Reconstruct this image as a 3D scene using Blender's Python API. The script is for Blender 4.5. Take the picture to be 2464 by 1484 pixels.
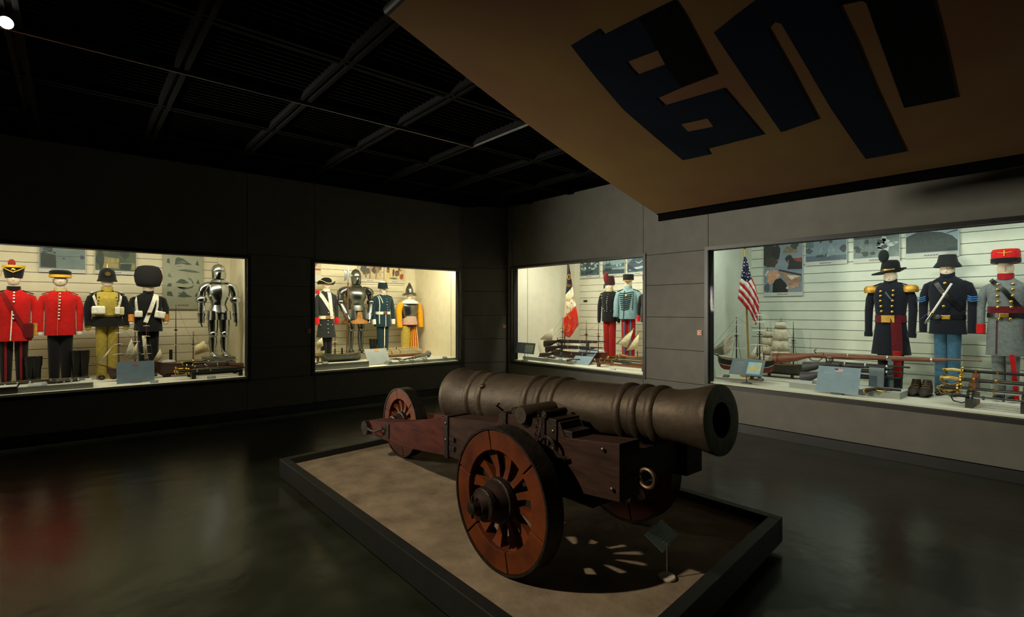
import bpy, math, random
from mathutils import Vector, Matrix
random.seed(7)
S = bpy.context.scene
for o in list(bpy.data.objects): bpy.data.objects.remove(o)
COL = S.collection

# ------------------------------------------------------------ camera
CZ = 1.65
cam_d = bpy.data.cameras.new('camera'); cam = bpy.data.objects.new('camera', cam_d); COL.objects.link(cam)
cam.location = (0, 0, CZ)
cam.rotation_euler = (math.pi/2, 0, -math.atan2(.6501, .7599))
cam_d.sensor_width = 36; cam_d.lens = 1239/2464*36; cam_d.shift_y = 4/2464
cam_d.clip_start = .05
S.camera = cam
# ------------------------------------------------------------ exposure, world, large lights
S.view_settings.view_transform = 'Standard'; S.view_settings.look = 'None'
S.view_settings.gamma = 1; S.view_settings.use_curve_mapping = False
S.view_settings.exposure = 0.0
W = bpy.data.worlds.new('world'); S.world = W; W.use_nodes = True
W.node_tree.nodes['Background'].inputs[0].default_value = (.55, .6, .5, 1)
W.node_tree.nodes['Background'].inputs[1].default_value = 0.0012

def light(name, kind, loc, energy, color, target=None, **kw):
    d = bpy.data.lights.new(name, kind); d.energy = energy; d.color = color
    for k, v in kw.items(): setattr(d, k, v)
    o = bpy.data.objects.new(name, d); COL.objects.link(o); o.location = loc
    if target is not None:
        o.rotation_euler = (Vector(target)-Vector(loc)).to_track_quat('-Z', 'Y').to_euler()
    return o
# gallery spotlight over the cannon, from the left
light('cannon_spot', 'SPOT', (-1.4, 3.42, 3.55), 720, (1, .86, .66), (2.2, 3.2, .4), spot_size=1.25, spot_blend=.5, shadow_soft_size=.05)
# added lamp, unseen in the far left display case, placed to light the right wall
light('right_wall_fill', 'AREA', (-1.6, 8.72, 2.0), 74, (1, .91, .76), (6.9, 2.3, 2.9), shape='RECTANGLE', size=.9, size_y=.8, spread=.98)
# strip lights inside the four display cases (hidden behind the window heads)
CASE_LIGHTS = [
 ((.0, 8.81, 2.74), 4.0, .07, 54, (1, .91, .72), 'L'),
 ((4.5, 8.81, 2.74), 3.1, .07, 84, (1, .90, .67), 'L'),
 ((7.09, 6.35, 2.80), 2.7, .07, 66, (1, .95, .80), 'R'),
 ((7.09, 1.3, 2.80), 5.0, .07, 46, (.95, 1, .93), 'R')]
for (c, lx, ly, e, colr, side) in CASE_LIGHTS:
    o = light('case_light', 'AREA', c, e, colr, None, shape='RECTANGLE', size=lx, size_y=ly)
    if side == 'L': o.rotation_euler = (math.radians(34), 0, 0)
    else: o.rotation_euler = (math.radians(34), 0, -math.pi/2)

# ------------------------------------------------------------ pixel rays -> world planes
F = 1239.0
def ray(px):
    t = (px-1232)/F
    return (.6501+.7598*t, .7599-.6501*t)
def atY(px, py, Y):
    a, b = ray(px); d = Y/b
    return Vector((a*d, Y, CZ-(py-746)*d/F))
def atX(px, py, X):
    a, b = ray(px); d = X/a
    return Vector((X, b*d, CZ-(py-746)*d/F))
def atZ(px, py, Z):
    a, b = ray(px); d = (CZ-Z)*F/(py-746)
    return Vector((a*d, b*d, Z))

# ------------------------------------------------------------ materials
def lin(c):
    r = []
    for v in c:
        v /= 255
        r.append(v/12.92 if v <= .04045 else ((v+.055)/1.055)**2.4)
    return (*r, 1)
MC = {}
def M(rgb, rough=.7, metal=0, var=.12, scale=12, bump=0, spec=.5, coat=0, sheen=0, rgb2=None, stretch=None):
    key = (tuple(rgb), rough, metal, var, scale, bump, spec, coat, sheen, rgb2, stretch)
    if key in MC: return MC[key]
    m = bpy.data.materials.new('surface'); m.use_nodes = True
    nt = m.node_tree; b = nt.nodes['Principled BSDF']
    b.inputs['Roughness'].default_value = rough; b.inputs['Metallic'].default_value = metal
    b.inputs['Specular IOR Level'].default_value = spec
    b.inputs['Coat Weight'].default_value = coat
    b.inputs['Sheen Weight'].default_value = sheen
    c = lin(rgb)
    tc = nt.nodes.new('ShaderNodeTexCoord'); nz = nt.nodes.new('ShaderNodeTexNoise')
    nz.inputs['Scale'].default_value = scale; nz.inputs['Detail'].default_value = 6
    if stretch:
        mp = nt.nodes.new('ShaderNodeMapping'); mp.inputs['Scale'].default_value = stretch
        nt.links.new(tc.outputs['Object'], mp.inputs[0]); nt.links.new(mp.outputs[0], nz.inputs['Vector'])
    else: nt.links.new(tc.outputs['Object'], nz.inputs['Vector'])
    cr = nt.nodes.new('ShaderNodeValToRGB')
    cr.color_ramp.elements[0].position = .3; cr.color_ramp.elements[1].position = .72
    if rgb2: lo, hi = c, lin(rgb2)
    else:
        lo = tuple(max(0, v*(1-var*1.6)) for v in c[:3])+(1,); hi = tuple(min(1, v*(1+var*1.6)) for v in c[:3])+(1,)
    cr.color_ramp.elements[0].color = lo; cr.color_ramp.elements[1].color = hi
    nt.links.new(nz.outputs['Fac'], cr.inputs[0]); nt.links.new(cr.outputs[0], b.inputs['Base Color'])
    if bump:
        bp = nt.nodes.new('ShaderNodeBump'); bp.inputs['Strength'].default_value = bump; bp.inputs['Distance'].default_value = .01
        n2 = nt.nodes.new('ShaderNodeTexNoise'); n2.inputs['Scale'].default_value = scale*4; n2.inputs['Detail'].default_value = 5
        nt.links.new(tc.outputs['Object'], n2.inputs['Vector'])
        nt.links.new(n2.outputs['Fac'], bp.inputs['Height']); nt.links.new(bp.outputs[0], b.inputs['Normal'])
    MC[key] = m
    return m
def cloth(rgb): return M(rgb, .9, 0, .12, 30, .15, .2, 0, .15)
STEEL = M((190, 195, 195), .2, 1, .08, 6)
DSTEEL = M((120, 124, 124), .28, 1, .15, 6)
BRASS = M((205, 165, 80), .28, 1, .1, 20)
IRON = M((58, 52, 46), .5, .8, .25, 20, .3)
BLACK = M((14, 14, 15), .6, 0, .2, 30)
LEATHER = M((18, 17, 17), .38, 0, .2, 20, .1)
SKIN = M((225, 205, 180), .55, 0, .05, 8)
WHITE = M((228, 226, 215), .75, 0, .05, 20)
WOOD = M((92, 50, 26), .5, 0, .3, 6, .1, stretch=(1, 8, 8))
DWOOD = M((52, 30, 20), .5, 0, .3, 6, .1, stretch=(1, 8, 8))
GOLD = M((200, 150, 60), .45, .7, .2, 40, .4)
def glassmat():
    m = bpy.data.materials.new('window_glass'); m.use_nodes = True
    nt = m.node_tree; nt.nodes.remove(nt.nodes['Principled BSDF'])
    out = [n for n in nt.nodes if n.type == 'OUTPUT_MATERIAL'][0]
    tr = nt.nodes.new('ShaderNodeBsdfTransparent'); tr.inputs[0].default_value = (.95, .97, .95, 1)
    gl = nt.nodes.new('ShaderNodeBsdfGlossy'); gl.inputs['Roughness'].default_value = .02
    fr = nt.nodes.new('ShaderNodeFresnel'); fr.inputs[0].default_value = 1.08
    mx = nt.nodes.new('ShaderNodeMixShader')
    ge = nt.nodes.new('ShaderNodeNewGeometry'); iv = nt.nodes.new('ShaderNodeMath'); iv.operation = 'SUBTRACT'; iv.inputs[0].default_value = 1
    ml = nt.nodes.new('ShaderNodeMath'); ml.operation = 'MULTIPLY'
    nt.links.new(ge.outputs['Backfacing'], iv.inputs[1]); nt.links.new(iv.outputs[0], ml.inputs[0]); nt.links.new(fr.outputs[0], ml.inputs[1])
    nt.links.new(ml.outputs[0], mx.inputs[0]); nt.links.new(tr.outputs[0], mx.inputs[1]); nt.links.new(gl.outputs[0], mx.inputs[2])
    nt.links.new(mx.outputs[0], out.inputs[0])
    return m
GLASS = glassmat()

# ------------------------------------------------------------ mesh builder
class MB:
    def __init__(s): s.v = []; s.f = []; s.m = []
    def add(s, vs, fs, mi=0):
        o = len(s.v); s.v += [tuple(v) for v in vs]
        for f in fs: s.f.append([i+o for i in f]); s.m.append(mi)
        return s
    def box(s, x0, x1, y0, y1, z0, z1, mi=0):
        return s.add([(x0,y0,z0),(x1,y0,z0),(x1,y1,z0),(x0,y1,z0),(x0,y0,z1),(x1,y0,z1),(x1,y1,z1),(x0,y1,z1)],
            [(0,3,2,1),(4,5,6,7),(0,1,5,4),(1,2,6,5),(2,3,7,6),(3,0,4,7)], mi)
    def hexa(s, b, t, mi=0):     # two quads of points
        return s.add(list(b)+list(t), [(0,3,2,1),(4,5,6,7),(0,1,5,4),(1,2,6,5),(2,3,7,6),(3,0,4,7)], mi)
    def loft(s, rings, cap=True, mi=0, closed=True):
        n = len(rings[0]); vs = [p for r in rings for p in r]; fs = []
        for i in range(len(rings)-1):
            for j in range(n if closed else n-1):
                k = (j+1) % n
                fs.append((i*n+j, i*n+k, (i+1)*n+k, (i+1)*n+j))
        if cap and closed:
            fs.append(tuple(reversed(range(n)))); fs.append(tuple((len(rings)-1)*n+j for j in range(n)))
        return s.add(vs, fs, mi)
    def tube(s, path, r, n=8, mi=0, cap=True, flat=1.0, up=None):
        P = [Vector(p) for p in path]; k = len(P)
        R = r if isinstance(r, (list, tuple)) else [r]*k
        rings = []
        T0 = (P[1]-P[0]).normalized()
        u = Vector(up) if up else (Vector((0,0,1)) if abs(T0.z) < .9 else Vector((1,0,0)))
        for i in range(k):
            T = (P[min(i+1,k-1)]-P[max(i-1,0)]).normalized()
            a = T.cross(u)
            if a.length < 1e-5: a = T.cross(Vector((0,1,0)))
            a.normalize(); b = a.cross(T).normalized(); u = b
            rings.append([P[i]+a*(math.cos(2*math.pi*j/n)*R[i])+b*(math.sin(2*math.pi*j/n)*R[i]*flat) for j in range(n)])
        return s.loft(rings, cap, mi)
    def lathe(s, prof, o=(0,0,0), axis='z', n=20, mi=0, cap=True):
        rings = []
        for (r, h) in prof:
            ring = []
            for j in range(n):
                c, d = math.cos(2*math.pi*j/n)*r, math.sin(2*math.pi*j/n)*r
                p = {'z': (c, d, h), 'y': (d, h, c), 'x': (h, c, d)}[axis]
                ring.append((p[0]+o[0], p[1]+o[1], p[2]+o[2]))
            rings.append(ring)
        return s.loft(rings, cap, mi)
    def ell(s, c, rx, ry, rz, n=14, k=8, mi=0, bias=None):
        rings = []
        for i in range(k+1):
            a = -math.pi/2+math.pi*i/k; a = max(min(a, math.pi/2-.02), -math.pi/2+.02)
            rings.append([(c[0]+rx*math.cos(a)*math.cos(2*math.pi*j/n), c[1]+ry*math.cos(a)*math.sin(2*math.pi*j/n), c[2]+rz*math.sin(a)) for j in range(n)])
        return s.loft(rings, True, mi)
    def prism(s, poly, fr, d, mi=0):   # poly 2d, fr(u,v,w)->3d point
        n = len(poly)
        vs = [fr(u, v, 0) for u, v in poly]+[fr(u, v, d) for u, v in poly]
        fs = [tuple(range(n)), tuple(range(2*n-1, n-1, -1))]+[(i, i+n, (i+1) % n+n, (i+1) % n) for i in range(n)]
        return s.add(vs, fs, mi)
    def build(s, name, mat, parent=None, smooth=False, bevel=0, sharp=38):
        me = bpy.data.meshes.new(name); me.from_pydata(s.v, [], s.f)
        mats = mat if isinstance(mat, (list, tuple)) else [mat]
        for m in mats: me.materials.append(m)
        if len(mats) > 1: me.polygons.foreach_set('material_index', s.m)
        import bmesh
        bm = bmesh.new(); bm.from_mesh(me); bmesh.ops.recalc_face_normals(bm, faces=bm.faces); bm.to_mesh(me); bm.free()
        if smooth:
            me.polygons.foreach_set('use_smooth', [True]*len(me.polygons))
            me.set_sharp_from_angle(angle=math.radians(sharp))
        o = bpy.data.objects.new(name, me); COL.objects.link(o)
        if parent: o.parent = parent
        if bevel:
            bv = o.modifiers.new('bevel', 'BEVEL'); bv.width = bevel; bv.segments = 2; bv.limit_method = 'ANGLE'
        return o
def tag(o, label, cat, group=None):
    o['label'] = label; o['category'] = cat
    if group: o['group'] = group
    return o
def struct(o): o['kind'] = 'structure'; return o
def thing(name, label, cat, loc=(0,0,0), rotz=0, group=None):
    o = bpy.data.objects.new(name, None); COL.objects.link(o); o.empty_display_size = .1
    o.location = loc; o.rotation_euler = (0,0,rotz)
    return tag(o, label, cat, group)
def dup(root, parent=None):
    c = root.copy(); COL.objects.link(c)
    if parent: c.parent = parent
    for ch in root.children: dup(ch, c)
    return c
def bar(a, b, r, n=6): return MB().tube([a, b], r, n)

# ============================================================ ROOM SHELL
DZ = .63                       # display deck height
AY, BX = 8.6, 6.87             # inner faces of left and right wall
SILL, HL, HR, CEIL = .61, 2.44, 2.50, 3.77
WALLM = M((101, 99, 91), .75, 0, .06, 5, .05)
GAP = M((12, 12, 11), .9)
FLOORM = M((36, 39, 30), .22, 0, .25, 2.2, .0, .36)
def floor_bump(m):
    nt = m.node_tree; b = nt.nodes['Principled BSDF']
    tc = nt.nodes.new('ShaderNodeTexCoord'); n = nt.nodes.new('ShaderNodeTexNoise'); n.inputs['Scale'].default_value = 3.5
    n.inputs['Detail'].default_value = 3
    bp = nt.nodes.new('ShaderNodeBump'); bp.inputs['Strength'].default_value = .3; bp.inputs['Distance'].default_value = .02
    nt.links.new(tc.outputs['Object'], n.inputs['Vector']); nt.links.new(n.outputs['Fac'], bp.inputs['Height']); nt.links.new(bp.outputs[0], b.inputs['Normal'])
floor_bump(FLOORM)
X0, Y0 = -6.2, -5.2
struct(MB().box(X0-.2, BX+.3, Y0-.2, AY+.3, -.1, 0).build('floor', FLOORM))
JZ = [.12, .58, 1.06, 1.545, 2.035, 2.51]
def panels(par, fr, u0, u1, zs, g=.004, d=.02):
    for a, b in zip(zs[:-1], zs[1:]):
        MB().hexa([fr(u0+g,0,a+g),fr(u1-g,0,a+g),fr(u1-g,d,a+g),fr(u0+g,d,a+g)], [fr(u0+g,0,b-g),fr(u1-g,0,b-g),fr(u1-g,d,b-g),fr(u0+g,d,b-g)]).build('wall_panel', WALLM, par)
def wall(name, fr, u0, u1, opens, th=.16):
    """core with openings, panels on its room face; fr(u, depth, z)"""
    core = MB(); d0 = .02
    def blk(a, b, z0, z1): core.hexa([fr(a,d0,z0),fr(b,d0,z0),fr(b,th,z0),fr(a,th,z0)], [fr(a,d0,z1),fr(b,d0,z1),fr(b,th,z1),fr(a,th,z1)])
    us = [u0]+[x for o in opens for x in o[:2]]+[u1]
    for a, b in zip(us[0::2], us[1::2]): blk(a, b, 0, CEIL)
    for a, b, z0, z1 in opens: blk(a, b, 0, z0); blk(a, b, z1, CEIL)
    w = struct(core.build(name, GAP))
    for a, b in zip(us[0::2], us[1::2]):
        if b-a < .02: continue
        panels(w, fr, a, b, JZ+[CEIL])
    for a, b, z0, z1 in opens:
        panels(w, fr, a, b, [.12, z0]); panels(w, fr, a, b, [z1, CEIL])
    return w
frL = lambda u, d, z: (u, AY+d, z)
frR = lambda u, d, z: (BX+d, u, z)
WIN = [('L', -2.3, 2.04, HL), ('L', 3.06, 5.975, HL), ('R', 4.837, 8.03, HR), ('R', -2.4, 3.745, HR)]
wall('wall_left', frL, X0, 6.02, [(-2.3, 2.04, SILL, HL), (3.06, 5.975, SILL, HL)])
wall('wall_right', frR, Y0, 8.16, [(-2.4, 3.745, SILL, HR), (4.837, 8.03, SILL, HR)])
CA, CB = Vector((6.02, AY, 0)), Vector((6.87, 8.16, 0)); CD = (CB-CA); CL = CD.length; CD.normalize(); CN = Vector((-CD.y, CD.x, 0))
frC = lambda u, d, z: tuple(CA+CD*u+CN*d+Vector((0,0,z)))
wc = wall('wall_corner', frC, 0, CL, [])
BASEM = M((26, 27, 25), .5, 0, .1, 10)
for nm, fr, a, b in (('left', frL, X0, 6.02), ('right', frR, Y0, 8.16), ('corner', frC, 0, CL)):
    struct(MB().hexa([fr(a,-.012,0),fr(b,-.012,0),fr(b,.02,0),fr(a,.02,0)], [fr(a,-.012,.115),fr(b,-.012,.115),fr(b,.02,.115),fr(a,.02,.115)]).build('baseboard_'+nm, BASEM))
struct(MB().box(X0-.2, X0, Y0-.2, AY+.3, 0, CEIL).build('wall_west', WALLM))
struct(MB().box(X0, BX+.02, Y0-.2, Y0, 0, CEIL).build('wall_south', WALLM))
# --- window frames and glass
FRM = M((24, 24, 22), .45, 0, .1, 10)
for i, (sd, a, b, h) in enumerate(WIN):
    fr = frL if sd == 'L' else frR
    root = bpy.data.objects.new('window_%d' % (i+1), None); COL.objects.link(root); struct(root)
    def seg(u0, u1, z0, z1, d0=-.015, d1=.045):
        MB().hexa([fr(u0,d0,z0),fr(u1,d0,z0),fr(u1,d1,z0),fr(u0,d1,z0)], [fr(u0,d0,z1),fr(u1,d0,z1),fr(u1,d1,z1),fr(u0,d1,z1)]).build('window_frame', FRM, root)
    w = .05
    seg(a-w, a, SILL-w, h+w); seg(b, b+w, SILL-w, h+w); seg(a, b, h, h+w); seg(a, b, SILL-w, SILL)
    MB().hexa([fr(a,.02,SILL),fr(b,.02,SILL),fr(b,.028,SILL),fr(a,.028,SILL)], [fr(a,.02,h),fr(b,.02,h),fr(b,.028,h),fr(a,.028,h)]).build('pane', GLASS, root)
# --- display niches: deck, slatted back wall, sides, ceiling
CREAM = M((222, 214, 186), .75, 0, .03, 6)
PALE = M((214, 220, 205), .75, 0, .03, 6)
NICHES = [('L', -2.5, 2.2, 10.5, -2.5, 2.0, CREAM), ('L', 2.85, 6.15, 10.7, 2.85, 5.86, CREAM), ('R', 4.55, 8.2, 8.95, 4.55, 8.06, M((222, 219, 200), .75, 0, .03, 6)), ('R', -2.7, 3.99, 8.75, -2.7, 3.99, PALE)]
NTOP = 2.86
for sd, a, b, bk, pa, pb, mt in NICHES:
    front = AY+.06 if sd == 'L' else BX+.06
    fr = (lambda u, y, z: (u, y, z)) if sd == 'L' else (lambda u, y, z: (y, u, z))
    def bx(u0, u1, y0, y1, z0, z1): return MB().hexa([fr(u0,y0,z0),fr(u1,y0,z0),fr(u1,y1,z0),fr(u0,y1,z0)], [fr(u0,y0,z1),fr(u1,y0,z1),fr(u1,y1,z1),fr(u0,y1,z1)])
    struct(bx(a, b, front, bk, .56, DZ).build('floor_niche', M((226, 224, 205), .55, 0, .03, 5)))
    struct(bx(a-.1, b+.1, front+.1, bk+.1, NTOP, NTOP+.08).build('ceiling_niche', mt))
    bkw = struct(bx(a-.1, b+.1, bk+.012, bk+.1, .5, NTOP).build('wall_niche_back', M((70, 66, 56), .9)))
    z = DZ; k = 0
    while z < NTOP-.01:
        z1 = min(z+.1445, NTOP)
        bx(pa, pb, bk, bk+.02, z+.003, z1-.005).build('plank', mt, bkw); z = z1
    if pb < b-.05: bx(pb+.003, b, bk, bk+.02, DZ, NTOP).build('plank', mt, bkw)
    for u0, u1 in ((a-.06, a), (b, b+.06)):
        wd = struct(bx(u0, u1, front+.1, bk+.02, .5, NTOP).build('wall_niche_side', mt))
    # joint strip on the visible side wall
    q = b if sd == 'L' or sd == 'R' else a
    bx(q-.004, q, front+.52, front+.528, DZ, NTOP).build('wall_joint', M((120, 112, 92), .8), wd)
    # light strip fitting above the window head
    dd = front+.34
# --- ceiling: dark panels in a grid of beams
CEILM = M((2, 2, 2), .9, 0, .2, 10, 0, .1)
BEAM = M((3, 3, 3), .7, 0, .2, 10, 0, .08)
cl = struct(MB().box(X0-.2, BX+.3, Y0-.2, AY+.3, CEIL+.12, CEIL+.2).build('ceiling', CEILM))
gx = [-.33+1.055*k for k in range(-5, 7)]; gy = [5.31+1.075*k for k in range(-9, 4)]
for x in gx:
    MB().box(x-.055, x-.02, Y0, AY, CEIL-.03, CEIL+.12).box(x+.02, x+.055, Y0, AY, CEIL-.03, CEIL+.12).box(x-.02, x+.02, Y0, AY, CEIL+.0, CEIL+.12).build('ceiling_beam', BEAM, cl)
for y in gy:
    MB().box(X0, BX, y-.055, y-.02, CEIL-.028, CEIL+.12).box(X0, BX, y+.02, y+.055, CEIL-.028, CEIL+.12).box(X0, BX, y-.02, y+.02, CEIL+.002, CEIL+.12).build('ceiling_beam', BEAM, cl)
pm = MB()
for k in range(12): pm.box(-.47, .47, -.46+k*.08, -.448+k*.08, 0, .07)
pm.box(-.47, .47, -.48, -.465, 0, .07).box(-.47, .47, .45, .465, 0, .07)
grid0 = pm.build('ceiling_panel', CEILM, cl)
first = True
for i in range(len(gx)-1):
    for j in range(len(gy)-1):
        o = grid0 if first else grid0.copy()
        if not first: COL.objects.link(o)
        first = False
        o.location = ((gx[i]+gx[i+1])/2, (gy[j]+gy[j+1])/2, CEIL+.02)
RAILM = M((120, 120, 118), .35, .8, .1, 10)
tr = thing('track_rail', 'thin pale light track under the dark ceiling grid with a right-angle turn', 'rail', (0, 5.31, CEIL-.05))
MB().box(-.45, 3.895, -.008, .008, 0, .02).build('rail_bar', RAILM, tr)
MB().box(3.879, 3.895, -1.45, -.008, 0, .02).build('rail_bar', RAILM, tr)
sp = thing('spotlight', 'small bright spotlight hanging from the ceiling track, top left', 'lamp', (-.35, 5.06, CEIL))
MB().tube([(0,0,-.02), (0,0,-.06)], .012).build('stem', BLACK, sp)
dv = Vector((.35,-5.06,-2.1)).normalized()
MB().tube([-dv*.05+Vector((0,0,-.1)), dv*.045+Vector((0,0,-.1))], [.03,.042], 16).build('lamp_housing', BLACK, sp)
em = bpy.data.materials.new('lamp_glow'); em.use_nodes = True
e = em.node_tree.nodes['Principled BSDF']; e.inputs['Emission Color'].default_value = (1, .93, .8, 1); e.inputs['Emission Strength'].default_value = 12
MB().tube([dv*.046+Vector((0,0,-.1)), dv*.052+Vector((0,0,-.1))], .04, 16).build('lamp_lens', em, sp)
# small orange call points beside the windows
for (p, rz, lab) in ((atY(743, 796, AY), 0, 'small orange wall button between the two left windows'),
                     (atX(1684, 800, BX), -math.pi/2, 'small orange wall button beside the big right window'),
                     (Vector((6.80, 8.196, 1.31)), -math.atan2(.44, .85), 'small orange wall button on the dark corner panel')):
    r = thing('wall_button', lab, 'button', p, rz)
    MB().box(-.034, .034, -.012, .0, -.036, .036).build('plate', M((205, 150, 120), .5), r)
    MB().box(-.02, .02, -.016, -.012, -.02, .02).build('symbol', M((190, 90, 45), .5), r)
    MB().lathe([(.012, -.02), (.012, -.012)], axis='y', n=10).build('push_button', M((225, 180, 150), .4), r)

# ============================================================ BANNER
BN = bpy.data.objects
def banP(s, y, w=0):      # s along slope from the ceiling bar, y world, w below the cloth
    sl = -.305; x = 1.62+s/math.sqrt(1+sl*sl)
    sag = -.05*math.sin(math.pi*min(1, s/3.32))
    z = CZ+2.0+sl*(x-1.62)+sag-.03*((3.2-y)/3.5)**2*0
    n = Vector((sl, 0, -1)).normalized()
    return Vector((x, y, z))+n*w
def banpix(px, py):       # pixel -> (s, y) on the sloping cloth
    a, b = ray(px); k = -(py-746)/F
    d = (2.0+.305*1.62)/(k+.305*a)
    for _ in range(12):
        x = a*d; s = (x-1.62)*math.sqrt(1+.305**2)
        sag = -.05*math.sin(math.pi*max(0, min(1, s/3.32)))
        d = (2.0+sag+.305*1.62)/(k+.305*a)
    return ((a*d-1.62)*math.sqrt(1+.305**2), b*d)
ban = thing('banner', 'huge tan cloth banner with navy and black seal characters sloping under the ceiling', 'banner', (0,0,0))
cm = MB(); ns, ny = 24, 40; ys = [3.2-(3.2+2.2)*j/ny for j in range(ny+1)]; SL = 3.32
top = [[banP(SL*i/ns, y) for y in ys] for i in range(ns+1)]
bot = [[p+Vector((.0,0,.012)) for p in r] for r in top]
g = MB(); n1 = ny+1
vs = [p for r in top for p in r]+[p for r in bot for p in r]; off = len(top)*n1; fs = []
for i in range(ns):
    for j in range(ny):
        a = i*n1+j; fs.append((a, a+1, a+n1+1, a+n1)); fs.append((off+a, off+a+n1, off+a+n1+1, off+a+1))
for j in range(ny):
    fs.append((j, off+j, off+j+1, j+1)); a = ns*n1+j; fs.append((a, a+1, off+a+1, off+a))
for i in range(ns):
    a = i*n1; fs.append((a, a+n1, off+a+n1, off+a)); a = i*n1+ny; fs.append((a, off+a, off+a+n1, a+n1))
g.add(vs, fs)
BANM = M((124, 99, 56), .85, 0, .2, 1.1, .1, .2, rgb2=(114, 78, 56))
g.build('cloth', BANM, ban, True, sharp=60)
MB().tube([banP(SL, 3.2, -.03), banP(SL, -2.2, -.03)], .035, 12).build('lower_bar', M((4,4,4), .95, 0, .1, 4, 0, .05), ban)
MB().tube([banP(0, 3.2, -.03), banP(0, -2.2, -.03)], .035, 12).build('upper_bar', BLACK, ban)
bz = banP(SL, 0)
MB().box(bz.x+.02, bz.x+.05, -2.2, 3.2, bz.z-.07, bz.z+.09).build('back_hem', M((4,4,4), .95, 0, .1, 4, 0, .05), ban)
for y in (2.4, -.6):
    MB().tube([banP(SL, y, -.06), (bz.x, y, CEIL-.03)], .004).build('hanging_wire', IRON, ban)
    MB().tube([banP(0, y, -.06), (1.62, y, CEIL-.03)], .004).build('hanging_wire', IRON, ban)
NAVY = M((20, 26, 39), .9, 0, .1, 4, 0, .1); INK = M((4, 4, 5), .9, 0, .1, 4, 0, .1)
def letter(polys, mat, name, lab=None):
    mb = MB()
    for poly in polys:
        q = [banpix(*p) for p in poly]
        # subdivide edges so the patch follows the sagging cloth; ear-free fan by strips of triangles
        import mathutils.geometry as mg
        pts = [Vector((a, b)) for a, b in q]
        for rep in range(3):
            out = []
            for a, b in zip(pts, pts[1:]+pts[:1]): out += [a, (a+b)/2]
            pts = out
        res = mg.delaunay_2d_cdt(pts, [], [list(range(len(pts)))], 1, 1e-5)
        vv = [banP(max(0, v.x), v.y, .004) for v in res[0]]
        mb.add(vv, [tuple(f) for f in res[2]])
    o = mb.build(name, mat, ban)
    sd = o.modifiers.new('thick', 'SOLIDIFY'); sd.thickness = .003; sd.offset = 0
    return o
letter([[(1374,108),(1440,69),(1452,83),(1535,41),(1562,80),(1580,120),(1506,148),(1520,166),(1533,179),(1601,154),(1639,209),(1579,235),(1598,253),(1741,211),(1790,268),(1836,322),(1700,357),(1708,370),(1643,384),(1500,262),(1430,180)]], NAVY, 'character', None)
letter([[(1640,298),(1703,284),(1717,303),(1656,315)]], BANM, 'character_gap')
letter([[(1535,41),(1590,14),(1623,-2),(1650,40),(1690,115),(1723,177),(1639,209),(1601,154),(1562,80)]], INK, 'character')
letter([[(1718,77),(1770,35),(1822,-4),(1905,-60),(1990,-60),(2017,12),(2060,100),(2110,220),(2178,363),(2083,381),(2000,260),(1930,140),(1880,55),(1860,50),(1846,66),(1905,170),(1967,285),(1879,316),(1800,200)]], NAVY, 'character')
letter([[(2005,-18),(2017,12),(2075,0),(2085,6),(2120,105),(2176,258),(2300,233),(2272,110),(2243,0),(2232,-60),(1998,-60)]], INK, 'character')

# ============================================================ PLATFORM
PT, PC, PB = .22, .16, .05
PL, PR = Vector((1.522, 5.23, 0)), Vector((3.741, 1.491, 0)); PN = Vector((1.488, 1.248, 0)); PF = PL+PR-PN
PLATM = M((17, 20, 17), .55, 0, .15, 8, .05)
CARPET = M((124, 110, 90), .95, 0, .18, 5, .5, .1)
plat = thing('platform', 'low dark rimmed display platform with brown carpet under the cannon', 'platform', (PL+PR)/2)
c0 = (PL+PR)/2
def pc(u, v): return PN+(PR-PN)*u+(PL-PN)*v-c0   # unit coords
lu, lv = (PR-PN).length, (PL-PN).length
w = .075
def slab(u0, u1, v0, v1, z0, z1): 
    q = [pc(u0,v0), pc(u1,v0), pc(u1,v1), pc(u0,v1)]; return MB().hexa([p+Vector((0,0,z0)) for p in q], [p+Vector((0,0,z1)) for p in q])
a, b = w/lu, w/lv
slab(0, a, 0, 1, PB, PT).build('rim', PLATM, plat, bevel=.004)
slab(1-a, 1, 0, 1, PB, PT).build('rim', PLATM, plat, bevel=.004)
slab(a, 1-a, 0, b, PB, PT).build('rim', PLATM, plat, bevel=.004)
slab(a, 1-a, 1-b, 1, PB, PT).build('rim', PLATM, plat, bevel=.004)
slab(a, 1-a, b, 1-b, PB+.02, PC).build('carpet', CARPET, plat)
slab(.04, .96, .03, .97, 0, PB).build('plinth_base', BLACK, plat)

# ============================================================ CANNON
XB = 2.5
can = thing('cannon', 'old bronze-brown cannon on a wooden three-wheeled carriage on the platform', 'cannon', (XB, 2.8, PC))
def L(x, y, z): return (x-XB, y-2.8, z-PC)
BRZ = M((58, 48, 37), .55, .5, .3, 5, .4, rgb2=(82, 71, 55))
REDW = M((64, 24, 13), .7, 0, .3, 5, .2, .2, stretch=(6, 1, 6))
ORW = M((100, 46, 12), .6, 0, .3, 6, .2, .25, rgb2=(60, 24, 8))
DKW = M((38, 24, 18), .65, 0, .3, 5, .25, .25, stretch=(6, 1, 6))
yb, ym = 3.70, 1.294; zb = .921; sl = .0718
axis = Vector((0, -1, sl)).normalized()
def bp(y): return Vector(L(XB, y, zb+(yb-y)*sl))
prof = []   # (distance y, r)
def rr(y): 
    k = (yb-y)/(yb-1.5); return .222+(.143-.222)*max(0,min(1,k))
pts = [(3.655,.02),(3.65,.10),(3.635,.165),(3.61,.20),(3.575,.230),(3.55,.236),(3.525,.232),(3.51,.221)]
def ring(c, h=.016, wd=.03): return [(c+wd, rr(c+wd)), (c+wd*.7, rr(c)+h*.8), (c, rr(c)+h), (c-wd*.7, rr(c)+h*.8), (c-wd, rr(c-wd))]
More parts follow.
